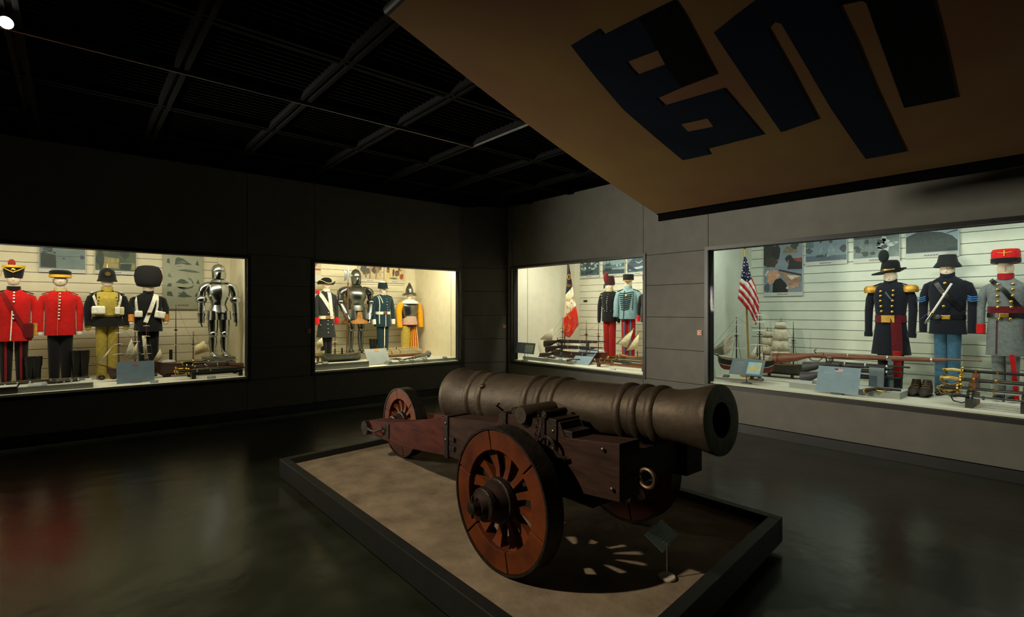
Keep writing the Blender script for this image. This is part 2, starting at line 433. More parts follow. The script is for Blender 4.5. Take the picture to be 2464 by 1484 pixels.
for c in (3.24, 3.09, 2.60, 2.48, 2.36, 1.84, 1.735, 1.63): pts += ring(c)
pts += [(1.53,.143),(1.45,.150),(1.38,.164),(1.32,.177),(1.30,.181),(1.29,.178)]
bore = [(1.288,.155),(1.29,.09),(1.31,.082),(1.7,.08)]
mb = MB(); n = 48; rings = []
side = Vector((1,0,0)); upv = axis.cross(side).normalized()
if upv.z < 0: upv = -upv
for (y, r) in pts+bore:
    c = bp(y); rings.append([c+side*(math.cos(2*math.pi*j/n)*r)+upv*(math.sin(2*math.pi*j/n)*r) for j in range(n)])
mb.loft(rings)
mb.build('barrel', BRZ, can, True, sharp=50)
mb = MB(); mb.tube([bp(3.64), bp(3.70), bp(3.72), bp(3.75), bp(3.77)], [.05,.035,.05,.05,.015], 14).build('cascabel', BRZ, can, True)
yt = 2.33; zt = zb+(yb-yt)*sl-.005
MB().tube([L(2.06,yt,zt), L(2.075,yt,zt), L(2.34,yt,zt)], [.05,.057,.057], 20).build('trunnion', BRZ, can, True)
MB().tube([L(2.94,yt,zt), L(2.925,yt,zt), L(2.66,yt,zt)], [.05,.057,.057], 20).build('trunnion', BRZ, can, True)
# touch hole and lifting lug
MB().ell(L(XB-.16,3.07,zb+.16), .03,.03,.02).build('lug', BRZ, can, True)
# cheeks
topc = [(1.62,.975),(2.0,.935),(2.04,1.015),(2.262,1.005),(2.28,zt-.03),(2.33,zt-.062),(2.38,zt-.03),(2.398,1.0),(2.58,.985),(2.60,.92),(3.19,.862),(3.3,.85),(3.58,.768),(3.8,.722),(4.1,.665),(4.76,.57)]
botc = [(4.76,.445),(4.1,.475),(3.85,.495),(3.2,.575),(2.3,.62),(1.62,.68)]
FRW = M((48, 29, 20), .65, 0, .3, 5, .25, .25, stretch=(6, 1, 6))
def cheek(x0, x1, sgn, poly, name, mat):
    import mathutils.geometry as mg
    mb = MB(); n = len(poly)
    def sh(y): return sgn*.10*max(0, min(1, (y-3.25)/1.5))
    vs = [L(x0+sh(y), y, z) for y, z in poly]+[L(x1+sh(y), y, z) for y, z in poly]
    tri = mg.tessellate_polygon([[Vector((y, z, 0)) for y, z in poly]])
    fs = [tuple(t) for t in tri]+[tuple(i+n for i in t) for t in tri]+[(i, (i+1)%n, (i+1)%n+n, i+n) for i in range(n)]
    mb.add(vs, fs); return mb.build(name, mat, can, bevel=.004)
fp = [q for q in topc if q[0] <= 3.19]+[q for q in botc if q[0] <= 3.2]; tp_ = [q for q in topc if q[0] >= 3.19]+[q for q in botc if q[0] >= 3.2]
for x0_, x1_, sg_ in ((2.10, 2.27, 1), (2.73, 2.90, -1)):
    cheek(x0_, x1_, sg_, fp, 'carriage_cheek', FRW); cheek(x0_, x1_, sg_, tp_, 'trail_beam', REDW)
MB().box(*[v for p in zip(L(2.27,1.66,.72), L(2.73,1.80,.90)) for v in p]).build('transom', DKW, can)
MB().box(*[v for p in zip(L(2.27,3.22,.62), L(2.73,3.36,.80)) for v in p]).build('transom', DKW, can)
MB().box(*[v for p in zip(L(2.17,2.2,.50), L(2.83,2.36,.66)) for v in p]).build('axle_beam', DKW, can)
MB().box(*[v for p in zip(L(2.28,1.95,.51), L(2.72,3.10,.60)) for v in p]).build('shade_board', DKW, can)  # board added between the cheeks to keep the spotlight off the far wheel
MB().tube([L(1.70,2.275,.57), L(3.2,2.275,.57)], .03, 12).build('front_axle', IRON, can, True)
MB().tube([L(2.17,4.72,.508), L(2.93,4.72,.508)], [.062,.062], 16).build('rear_axle', DKW, can, True)
MB().tube([L(2.155,4.72,.508), L(2.20,4.72,.508)], .07, 16).build('axle_collar', IRON, can, True)
# iron straps on near and far cheek
def strap(y0, y1, x0, x1, z0, z1): MB().box(*[v for p in zip(L(x0,y0,z0), L(x1,y1,z1)) for v in p]).build('iron_strap', IRON, can, bevel=.002)
for (xa, xb_) in ((2.088, 2.282), (2.718, 2.912)):
    strap(3.165, 3.215, xa, xb_, .565, .875)
    strap(2.055, 2.12, xa, xb_, .64, 1.028); strap(2.15, 2.18, xa, xb_, .64, 1.02); strap(2.50, 2.545, xa, xb_, .62, .998)
    strap(2.40, 2.47, xa+.02, xb_-.02, .99, 1.035); strap(1.95, 2.03, xa+.02, xb_-.02, .935, .975)
strap(3.08, 3.145, 2.085, 2.10, .70, .73); strap(3.08, 3.145, 2.085, 2.10, .635, .665)
MB().tube([L(2.10,2.17,1.04), L(2.28,2.17,1.04)], .022, 12).build('strap_pin', IRON, can, True)
for (y, z) in ((2.08,.96),(2.08,.86),(2.08,.78),(1.66,.74),(3.19,.70),(2.52,.9),(3.19,.82),(1.72,.93)):
    MB().ell(L(2.086,y,z), .006,.011,.011, 8, 5).build('bolt', M((120,110,95),.4,.9), can, True)
def arc(c, r, a0, a1, ax, n=12):
    out = []
    for i in range(n+1):
        a = math.radians(a0+(a1-a0)*i/n)
        p = {'x': (0, r*math.cos(a), r*math.sin(a)), 'y': (r*math.cos(a), 0, r*math.sin(a))}[ax]
        out.append(L(c[0]+p[0], c[1]+p[1], c[2]+p[2]))
    return out
MB().tube([L(2.09,2.16,.80)]+arc((2.05,2.09,.87), .06, 0, 180, 'x')+[L(2.05,2.0,.84), L(2.08,1.965,.83)], .011, 8).build('lifting_hook', IRON, can, True)
MB().tube(arc((2.04,2.02,.665), .045, 170, -160, 'x'), .011, 8).build('lifting_hook', IRON, can, True)
MB().tube([L(2.21,1.62,.80)]+arc((2.21,1.535,.80), .046, 0, -330, 'x', 18), .010, 8).build('front_ring', M((110,90,70),.45,.8), can, True)
MB().tube([L(2.14,4.30,.58), L(2.10,4.36,.55), L(2.09,4.44,.545), L(2.10,4.52,.55)], .012, 8).build('trail_hook', IRON, can, True)
strap(4.22, 4.30, 2.155, 2.18, .50, .63)
MB().tube([L(2.09,2.53,1.01), L(2.05,2.545,1.045), L(2.09,2.57,1.05)], .007, 6).build('hasp', IRON, can, True)
# chain
ch = MB(); p0 = Vector(L(2.082,2.17,1.03)); p1 = Vector(L(2.085,2.235,.85)); p0 = p0+Vector((-.02,0,.02))
for i in range(9):
    c = p0.lerp(p1, i/8.5)
    loop = []
    for k in range(9):
        a = 2*math.pi*k/8; 
        if i % 2: loop.append(c+Vector((math.cos(a)*.008, 0, math.sin(a)*.015)))
        else: loop.append(c+Vector((0, math.cos(a)*.008, math.sin(a)*.015)))
    MB().tube(loop, .0028, 5).build('chain_link', IRON, can, True)
# wheels: (x face toward camera side, y, radius, width, facing sign)
def wheel(x0, y, R, wd, near):
    wl = bpy.data.objects.new('wheel', None); COL.objects.link(wl); wl.parent = can; wl.location = L(x0+wd/2, y, PC+R)
    ri = R*.685
    ty = MB(); n = 56; prof = [(R, -wd/2), (R, wd/2), (R-.014, wd/2), (R-.014, -wd/2)]
    ty.lathe(prof+[prof[0]], axis='x', n=n, cap=False).build('tyre', IRON, wl, True)
    K = 6
    for k in range(K):
        mb = MB(); a0 = 2*math.pi*k/K+.012+.3; a1 = 2*math.pi*(k+1)/K-.012+.3; rings = []
        for i in range(9):
            a = a0+(a1-a0)*i/8; c, s_ = math.cos(a), math.sin(a)
            ro = R-.0142
            rings.append([(-wd/2+.006, c*ro, s_*ro), (wd/2-.006, c*ro, s_*ro), (wd/2-.006, c*ri, s_*ri), (-wd/2+.006, c*ri, s_*ri)])
        mb.loft(rings).build('felloe', ORW, wl, bevel=.004)
    sp0 = None
    for k in range(12):
        if sp0 is None:
            mb = MB(); rings = []
            for (t, hw, hx, dx) in ((.17,.024,.030,-.004),(.30,.018,.024,.004),(.55,.019,.020,.012),(.80,.026,.022,.010),(.95,.036,.026,.004),(1.0,.04,.026,0)):
                r = .085*R/.41+(ri-.085*R/.41)*((t-.17)/.83)
                rings.append([(dx-hx, -hw*R/.41, r), (dx+hx, -hw*R/.41, r), (dx+hx, hw*R/.41, r), (dx-hx, hw*R/.41, r)])
            sp0 = mb.loft(rings).build('spoke', ORW, wl, True, sharp=50)
            o = sp0
        else:
            o = sp0.copy(); COL.objects.link(o)
        o.rotation_euler = (2*math.pi*(k+.35)/12, 0, 0)
    q = R/.41; sg = -1
    hub = MB().lathe([(.05*q, sg*.20*q), (.058*q, sg*.185*q), (.066*q, sg*.17*q), (.082*q, sg*.165*q), (.092*q, sg*.12*q), (.115*q, sg*.075*q), (.122*q, sg*.03*q), (.118*q, .05*q), (.09*q, .085*q)], axis='x', n=28).build('hub', DKW, wl, True)
    MB().lathe([(.088*q, sg*.168*q), (.092*q, sg*.165*q), (.097*q, sg*.14*q), (.088*q, sg*.138*q)], axis='x', n=28).build('hub_band', IRON, wl, True)
    MB().lathe([(.12*q, sg*.07*q), (.127*q, sg*.066*q), (.129*q, sg*.036*q), (.12*q, sg*.03*q)], axis='x', n=28).build('hub_band', IRON, wl, True)
    MB().lathe([(.02*q, sg*.25*q), (.034*q, sg*.245*q), (.036*q, sg*.20*q)], axis='x', n=16).build('axle_end', IRON, wl, True)
    MB().tube([(sg*.225*q, .01, -.06*q), (sg*.225*q, .01, .062*q)], .008, 8).build('linchpin', IRON, wl, True)
    return wl
wheel(1.834, 2.275, .41, .12, True)
wheel(2.96, 2.275, .41, .12, False)
wheel(2.53, 4.72, .348, .12, False)
# iron bed wedge under the muzzle, lying on the carpet near the sign
# label stand on the platform
ls = thing('label_stand', 'small dark tilted label on a thin post with round pale base, on the platform', 'sign', atZ(1605, 1392, PC))
MB().lathe([(.043,0),(.047,.004),(.047,.014),(.043,.018)], n=28).build('base', M((190,178,160),.5,0,.06,20), ls, True)
P4 = [q-ls.location for q in (atZ(1594,1330,.385), atZ(1631,1287,.385), atZ(1590,1250,.455), atZ(1551,1287,.455))]
ctr = (P4[0]+P4[1]+P4[2]+P4[3])/4; rt = (P4[1]-P4[0]).normalized(); upd = (P4[3]-P4[0]); upd = (upd-rt*upd.dot(rt)).normalized(); nn = rt.cross(upd)
MB().tube([(0,0,.018),(0,0,.21),ctr-nn*.004], .0035).build('post', M((120,115,105),.4,.6), ls, True)
MB().hexa(P4, [p+nn*.006 for p in P4]).build('label_panel', M((52,60,60),.5), ls)
tl = MB()
sgn = 1 if nn.z > 0 else -1
for k, (wl_, x0_) in enumerate(((.07,-.055),(.04,-.055),(.0,0),(.1,-.055),(.11,-.055),(.10,-.055),(.08,-.055))):
    if wl_ == 0: continue
    z_ = .06-k*.018; q = [ctr+rt*(x0_+a_)+upd*(z_+b_)+nn*(.0062 if sgn > 0 else -.0006) for a_, b_ in ((0,0),(wl_,0),(wl_,.005),(0,.005))]
    tl.hexa(q, [p+nn*.0004*(1 if sgn > 0 else 1) for p in q])
tl.build('text_lines', M((120,128,126),.6), ls)

# ============================================================ MANNEQUINS
RZ = -math.pi/2
def pos(side, px, py, D): return atY(px, py, D) if side == 'L' else atX(px, py, D)
class Fig:
    """a dressed mannequin; rows and half-widths are measured at its own plane"""
    def __init__(s, name, label, side, cx, D, W, sh, hem, chin, group='uniformed mannequins in the display cases', turn=0, waist=None):
        s.side, s.cx, s.D = side, cx, D
        p = pos(side, cx, 746, D)
        s.root = thing(name, label, 'mannequin', (p.x, p.y, DZ), (0 if side == 'L' else RZ)+turn, group)
        q = pos(side, cx+W, 746, D); s.W = (q-p).length
        s.sh, s.hem, s.chin = s.z(sh), s.z(hem), s.z(chin)
        s.waist = s.z(waist) if waist else s.hem+(s.sh-s.hem)*.38
    def z(s, py): return pos(s.side, s.cx, py, s.D).z-DZ
    def x(s, px): 
        a = pos(s.side, s.cx, 746, s.D); b = pos(s.side, px, 746, s.D)
        return (b-a).length*(1 if px > s.cx else -1)
    def torso(s, mat, hemw=1.0, waistw=.8, name='coat', fold=0):
        T = s.W*.74; d = .62
        s.prof = [(s.hem, T*hemw, T*hemw*.72), (s.hem+(s.waist-s.hem)*.6, T*(hemw*.4+waistw*.6)*1.0, T*.62), (s.waist, T*waistw, T*.56),
                  (s.waist+(s.sh-s.waist)*.45, T*.93, T*.62), (s.waist+(s.sh-s.waist)*.72, T*1.0, T*.60), (s.sh-.06, T*.97, T*.50), (s.sh-.02, T*.74, T*.40),
                  (s.sh+.012, T*.5, T*.33), (s.sh+.03, .068, .066)]
        mb = MB(); n = 28; rings = []
        zs = []
        for (a, b) in zip(s.prof[:-1], s.prof[1:]):
            for k in range(2): zs.append(a[0]+(b[0]-a[0])*k/2)
        zs.append(s.prof[-1][0])
        for z in zs:
            rx, ry = s.rr(z); rg = []
            for j in range(n):
                a = 2*math.pi*j/n; f = 1
                if fold and z < s.waist: f = 1+fold*math.sin(a*9)*(s.waist-z)/(s.waist-s.hem)
                rg.append((rx*f*math.cos(a), ry*f*math.sin(a), z))
            rings.append(rg)
        mb.loft(rings).build(name, mat, s.root, True, sharp=60)
    def rr(s, z):
        P = s.prof
        if z <= P[0][0]: return P[0][1], P[0][2]
        for a, b in zip(P[:-1], P[1:]):
            if z <= b[0]:
                t = (z-a[0])/(b[0]-a[0]+1e-9); return a[1]+(b[1]-a[1])*t, a[2]+(b[2]-a[2])*t
        return P[-1][1], P[-1][2]
    def y(s, x, z, off=.004):
        rx, ry = s.rr(z); k = max(0, 1-(x/rx)**2)
        return -(ry+off)*math.sqrt(k)-off*.5
    def sleeves(s, mat, cuff_row, r=.16, cuff=None, cuff_h=.09, cuff_r=1.18, glove=None, out=.0, bend=.0, name='sleeve'):
        s.cz = s.z(cuff_row); Rr = s.W*r*1.12
        for sg in (-1, 1):
            pth = [(sg*s.W*.54, 0, s.sh-.05), (sg*s.W*.72, .0, s.sh-.085), (sg*s.W*(.84+out), .01, s.sh-.19), (sg*s.W*(.88+out), -.01, (s.sh+s.cz)/2), (sg*s.W*(.86+out), -.05-bend, s.cz)]
            MB().tube(pth, [Rr*.7, Rr*1.05, Rr*1.06, Rr*.96, Rr*.82], 14).build(name, mat, s.root, True, sharp=70)
            e = Vector(pth[-1]); u = (Vector(pth[-2])-e).normalized()
            if cuff:
                MB().tube([e-u*.006, e+u*cuff_h], [Rr*.82*cuff_r, Rr*.86*cuff_r], 14).build('cuff', cuff, s.root, True, sharp=60)
            if glove:
                MB().tube([e+u*.01, e-u*.03, e-u*.055], [Rr*.7, Rr*.72, Rr*.45], 10).build('glove', glove, s.root, True)
    def trousers(s, mat, top=None, w=.52, foot=0.0, stripe=None, spread=.27, flare=.8):
        top = top if top is not None else s.hem+.06
        for sg in (-1, 1):
            x = sg*s.W*spread
            MB().tube([(x*1.0, 0, top), (x, 0, top*.5), (x*1.02, 0, foot+.03), (x*1.02, 0, foot)], [s.W*.30*w/.52, s.W*.26*w/.52, s.W*.27*flare*w/.52, s.W*.26*flare*w/.52], 14).build('trouser_leg', mat, s.root, True)
            if stripe:
                rr_ = s.W*.27*w/.52
                MB().hexa([(x-.012,-rr_*1.02,foot),(x+.012,-rr_*1.02,foot),(x+.012,-rr_*.9,foot),(x-.012,-rr_*.9,foot)], [(x-.012,-rr_*1.10,top),(x+.012,-rr_*1.10,top),(x+.012,-rr_,top),(x-.012,-rr_,top)]).build('trouser_stripe', stripe, s.root)
    def shoes(s, mat, spread=.27):
        for sg in (-1, 1):
            MB().ell((sg*s.W*spread, -.05, .03), .045, .12, .035).build('shoe', mat, s.root, True)
    def head(s, top_row, w=None):
        zt = s.z(top_row); zc = (zt+s.chin)/2; rz = (zt-s.chin)/2+.01; s.hw = w or .073
        mb = MB(); mb.ell((0, -.005, zc), s.hw, s.hw*1.12, max(rz, .1), 18, 12)
        mb.ell((0, -s.hw*1.06, zc-.01), .013, .018, .03, 8, 6)
        mb.tube([(0, .01, s.sh+.0), (0, .005, s.chin+.02), (0, 0, s.chin+.05)], [.058, .052, .05], 14)
        mb.build('head', SKIN, s.root, True, sharp=80); s.ht = zt
    def collar(s, mat, h=.05, r=.072, open_=None):
        MB().lathe([(r, s.sh+.012), (r*.98, s.sh+.02+h), (r*.86, s.sh+.02+h), (r*.86, s.sh+.01)], n=20, cap=False).build('collar', mat, s.root, True, sharp=50)
    def buttons(s, pts, mat=None, r=.011):
        mb = MB()
        for px, py in pts:
            x, z = s.x(px) if px != s.cx else 0, s.z(py)
            MB().ell((x, s.y(x, z, .010), z), r*1.25, r*.7, r*1.25, 8, 5).build('button', mat or BRASS, s.root, True)
    def strip(s, pts, w, mat, name='strap', th=.005, off=.004, n=14, parent=None):
        P = [(s.x(px) if abs(px-s.cx) > .01 else 0, s.z(py)) for px, py in pts]
        out = []; m = len(P)-1
        for i in range(n*m+1):
            k = min(i//n, m-1); t = i/n-k; out.append((P[k][0]+(P[k+1][0]-P[k][0])*t, P[k][1]+(P[k+1][1]-P[k][1])*t))
        rings = []
        for i in range(len(out)):
            a = out[max(0, i-1)]; b = out[min(len(out)-1, i+1)]; dx, dz = b[0]-a[0], b[1]-a[1]; l = math.hypot(dx, dz) or 1
            nx, nz = -dz/l*w/2, dx/l*w/2
            K = max(1, int(w/.03))
            q = [(out[i][0]+nx*(1-2*k/K), out[i][1]+nz*(1-2*k/K)) for k in range(K+1)]
            rings.append([(a_, s.y(a_, b_, off-.003), b_) for a_, b_ in q]+[(a_, s.y(a_, b_, off+th), b_) for a_, b_ in reversed(q)])
        return MB().loft(rings).build(name, mat, parent or s.root, True, sharp=40)
    def belt(s, r0, r1, mat, buckle=None, off=.007, name='belt'):
        z0, z1 = s.z(r1), s.z(r0); rings = []
        for z, o in ((z0, 0), (z0, off), (z1, off), (z1, 0)):
            rx, ry = s.rr(z); rings.append([((rx+o)*math.cos(2*math.pi*j/28), (ry+o)*math.sin(2*math.pi*j/28), z) for j in range(28)])
        b = MB().loft(rings, cap=False).build(name, mat, s.root, True, sharp=40)
        if buckle:
            h = (z1-z0); y = s.y(0, (z0+z1)/2, off)
            MB().box(-h*.75, h*.75, y-.010, y-.001, z0+.002, z1-.002).build('buckle', buckle, b, bevel=.003)
        return b
    def blob(s, px, py, w, h, d, mat, name, rz=0):
        x, z = s.x(px), s.z(py); y = s.y(x, z, 0)
        o = MB().box(-w/2, w/2, -d, .01, -h/2, h/2).build(name, mat, s.root, bevel=min(w, h)*.18)
        o.location = (x, y, z); o.rotation_euler = (0, rz, x*-2*0)
        return o
    def epaulette(s, mat, fringe=None, w=.075):
        for sg in (-1, 1):
            x0, x1 = sg*s.W*.36, sg*s.W*.80
            e = MB().hexa([(x0,-.03,s.sh+.008),(x1,-.035,s.sh-.04),(x1,.035,s.sh-.04),(x0,.03,s.sh+.008)], [(x0,-.03,s.sh+.02),(x1,-.035,s.sh-.025),(x1,.035,s.sh-.025),(x0,.03,s.sh+.02)]).build('shoulder_board', mat, s.root, bevel=.004)
            if fringe:
                MB().lathe([(w*.92, -.075), (w, -.05), (w*.95, -.012), (w*.7, .012), (.01, .018)], (sg*s.W*.80, 0, s.sh-.035), n=18).build('epaulette', fringe, s.root, True)
FR = dict()
# ---------------- W1: British case
Y1 = 9.75
f = Fig('uniform_mannequin', 'scarlet coat mannequin in black and yellow busby with red plume, far left', 'L', 33, Y1, 60, 701, 820, 688)
RED = cloth((185, 18, 14)); NV = cloth((16, 18, 26)); BK = cloth((14, 14, 15)); KH = cloth((168, 148, 62)); WH = cloth((226, 222, 205))
f.torso(RED, .98, .9); f.sleeves(RED, 806, cuff=GOLD, cuff_h=.16, cuff_r=1.08); f.trousers(BK, stripe=cloth((130, 20, 30)), spread=.3); f.shoes(LEATHER); f.head(652); f.collar(BK, .05); f.epaulette(BK)
f.buttons([(35,704),(35,711),(35,718),(35,726),(33,758),(33,766)], WHITE, .010)
f.strip([(31,748),(27,818)], .012, WH, 'coat_piping'); f.strip([(4,703),(20,725),(38,757),(66,798)], .05, cloth((120, 14, 18)), 'sash')
f.blob(66, 796, .13, .22, .03, cloth((96, 12, 18)), 'sabretache')
h = MB().lathe([(.088, f.z(669)), (.10, f.z(657)), (.112, f.z(641)), (.112, f.z(639)), (.01, f.z(638))], n=24).build('busby', BK, f.root, True, sharp=40)
MB().lathe([(.115, f.z(644)), (.117, f.z(641)), (.115, f.z(638.5)), (.10, f.z(638))], n=24, cap=False).build('hat_band', M((200, 160, 40), .5), h, True)
MB().tube([(-.112,-.03,f.z(643)), (-.06,-.105,f.z(650)), (0,-.115,f.z(656)), (.06,-.105,f.z(650)), (.112,-.03,f.z(643))], .007).build('hat_cord', M((200,160,40),.5), h, True)
MB().ell((0,-.108,f.z(650)), .025, .012, .03, 10, 6).build('badge', BRASS, h, True)
MB().ell((-.02,0,f.z(633)), .04, .035, .055, 12, 8).build('plume', cloth((150, 40, 30)), h, True)
MB().tube([(-.1,-.06,f.z(645)), (-.17,-.10,f.z(700)), (-.17,-.14,f.z(735)), (-.19,-.15,f.z(758)), (-.15,-.16,f.z(765)), (-.13,-.16,f.z(755)), (-.16,-.15,f.z(738))], .006).build('lanyard', M((180,150,80),.6), f.root, True)
f = Fig('uniform_mannequin', 'plain scarlet tunic mannequin with black cap and yellow band, between busby and khaki figures', 'L', 145, Y1, 54, 703, 806, 689)
f.torso(RED, .95, .92); f.sleeves(RED, 797, glove=WHITE, r=.165); f.trousers(BK, spread=.26, w=.56); f.shoes(LEATHER); f.head(660); f.collar(cloth((190, 178, 130)), .045); f.epaulette(RED)
f.buttons([(145,706),(144.5,714),(144,722),(144,729),(143,736),(143,744),(142,752),(142,759),(142,767)], WHITE, .009)
f.strip([(141.5,704),(138,806)], .005, cloth((170,130,100)), 'coat_piping')
h = MB().lathe([(.118, f.z(667)), (.122, f.z(661)), (.122, f.z(653)), (.09, f.z(649.5)), (.01, f.z(649))], n=24).build('round_cap', BK, f.root, True, sharp=40)
MB().lathe([(.12, f.z(668)), (.126, f.z(667.5)), (.127, f.z(661.5)), (.12, f.z(661))], n=24, cap=False).build('cap_band', M((215, 165, 40), .6), h, True)
MB().tube([(-.08,-.03,f.z(672)), (-.07,-.06,f.z(682)), (0,-.085,f.z(690)), (.07,-.06,f.z(682)), (.08,-.03,f.z(672))], .004).build('chin_strap', LEATHER, h, True)
f = Fig('uniform_mannequin', 'khaki bibbed mannequin with spiked brass-badged helmet and two white pouches', 'L', 258, Y1, 52, 703, 785, 690)
f.torso(BK, 1.0, .9); f.sleeves(BK, 785, cuff=KH, cuff_h=.0, r=.17, glove=KH); f.trousers(KH, spread=.25, w=.52, flare=.9); f.shoes(LEATHER); f.head(664); f.collar(KH, .06); f.epaulette(BK)
f.strip([(258,702),(258,758)], .25, KH, 'plastron', .008, .003)
for sg, x in ((-1, 236), (1, 281)):
    f.buttons([(x-sg*2,716),(x,724),(x+sg*0,731),(x-sg*3,738),(x-sg*6,745)], BLACK, .009)
f.strip([(221,702),(228,722),(236,742)], .03, WH, 'shoulder_strap'); f.strip([(291,702),(289,722),(284,740)], .03, WH, 'shoulder_strap')
f.belt(757, 761, cloth((150,135,60)))
f.blob(236, 746, .16, .12, .07, WH, 'pouch'); f.blob(281, 747, .06, .11, .06, WH, 'pouch'); f.blob(291, 748, .07, .12, .06, cloth((205,195,150)), 'pouch')
h = MB().lathe([(.125, f.z(677)), (.11, f.z(671)), (.103, f.z(662)), (.088, f.z(652)), (.05, f.z(646)), (.012, f.z(644))], n=24).build('helmet', BK, f.root, True, sharp=60)
MB().lathe([(.016, f.z(646)), (.008, f.z(642)), (.005, f.z(634)), (.002, f.z(633))], n=10).build('helmet_spike', BRASS, h, True)
st = MB(); pts = []
for k in range(16): 
    r = .042 if k % 2 == 0 else .026; a = k*math.pi/8; pts.append((math.cos(a)*r, math.sin(a)*r))
st.prism(pts, lambda u, v, w: (u, -.112-w+.02*0, f.z(660)+v), .012).build('badge', BRASS, h)
f4 = Fig('uniform_mannequin', 'black coated mannequin in tall black bearskin with white crossbelts and orange cuffs', 'L', 357, Y1, 47, 708, 797, 700)
f = f4
f.torso(BK, 1.0, .9); f.sleeves(BK, 772, r=.17, cuff=M((205,130,40),.7), cuff_h=.10, cuff_r=1.16, glove=WHITE); f.trousers(BK, spread=.25); f.shoes(LEATHER); f.head(684); f.collar(BK, .035)
f.strip([(325,712),(327,735),(329,752)], .03, WH, 'shoulder_strap'); f.strip([(378,709),(377,735),(373,755)], .03, WH, 'shoulder_strap')
f.strip([(374,707),(362,740),(348,775)], .055, WH, 'crossbelt')
f.blob(332, 755, .10, .10, .05, WH, 'pouch'); f.blob(383, 757, .14, .11, .07, WH, 'pouch', .2); f.belt(751, 757, LEATHER, BRASS)
mb = MB(); rings = []
for (r, row) in ((.10,690),(.145,688),(.17,678),(.178,664),(.165,650),(.13,642),(.07,639),(.01,638.5)):
    z = f.z(row); rings.append([(r*(1+.04*math.sin(j*5+z*90))*math.cos(2*math.pi*j/40), r*.95*(1+.04*math.cos(j*7+z*70))*math.sin(2*math.pi*j/40), z) for j in range(40)])
h = mb.loft(rings).build('bearskin', M((12,12,12), .95, 0, .4, 60, .8), f.root, True, sharp=80)
MB().ell((.17,0,f.z(668)), .022, .03, .05, 10, 6).build('side_plume', cloth((190,140,110)), h, True)
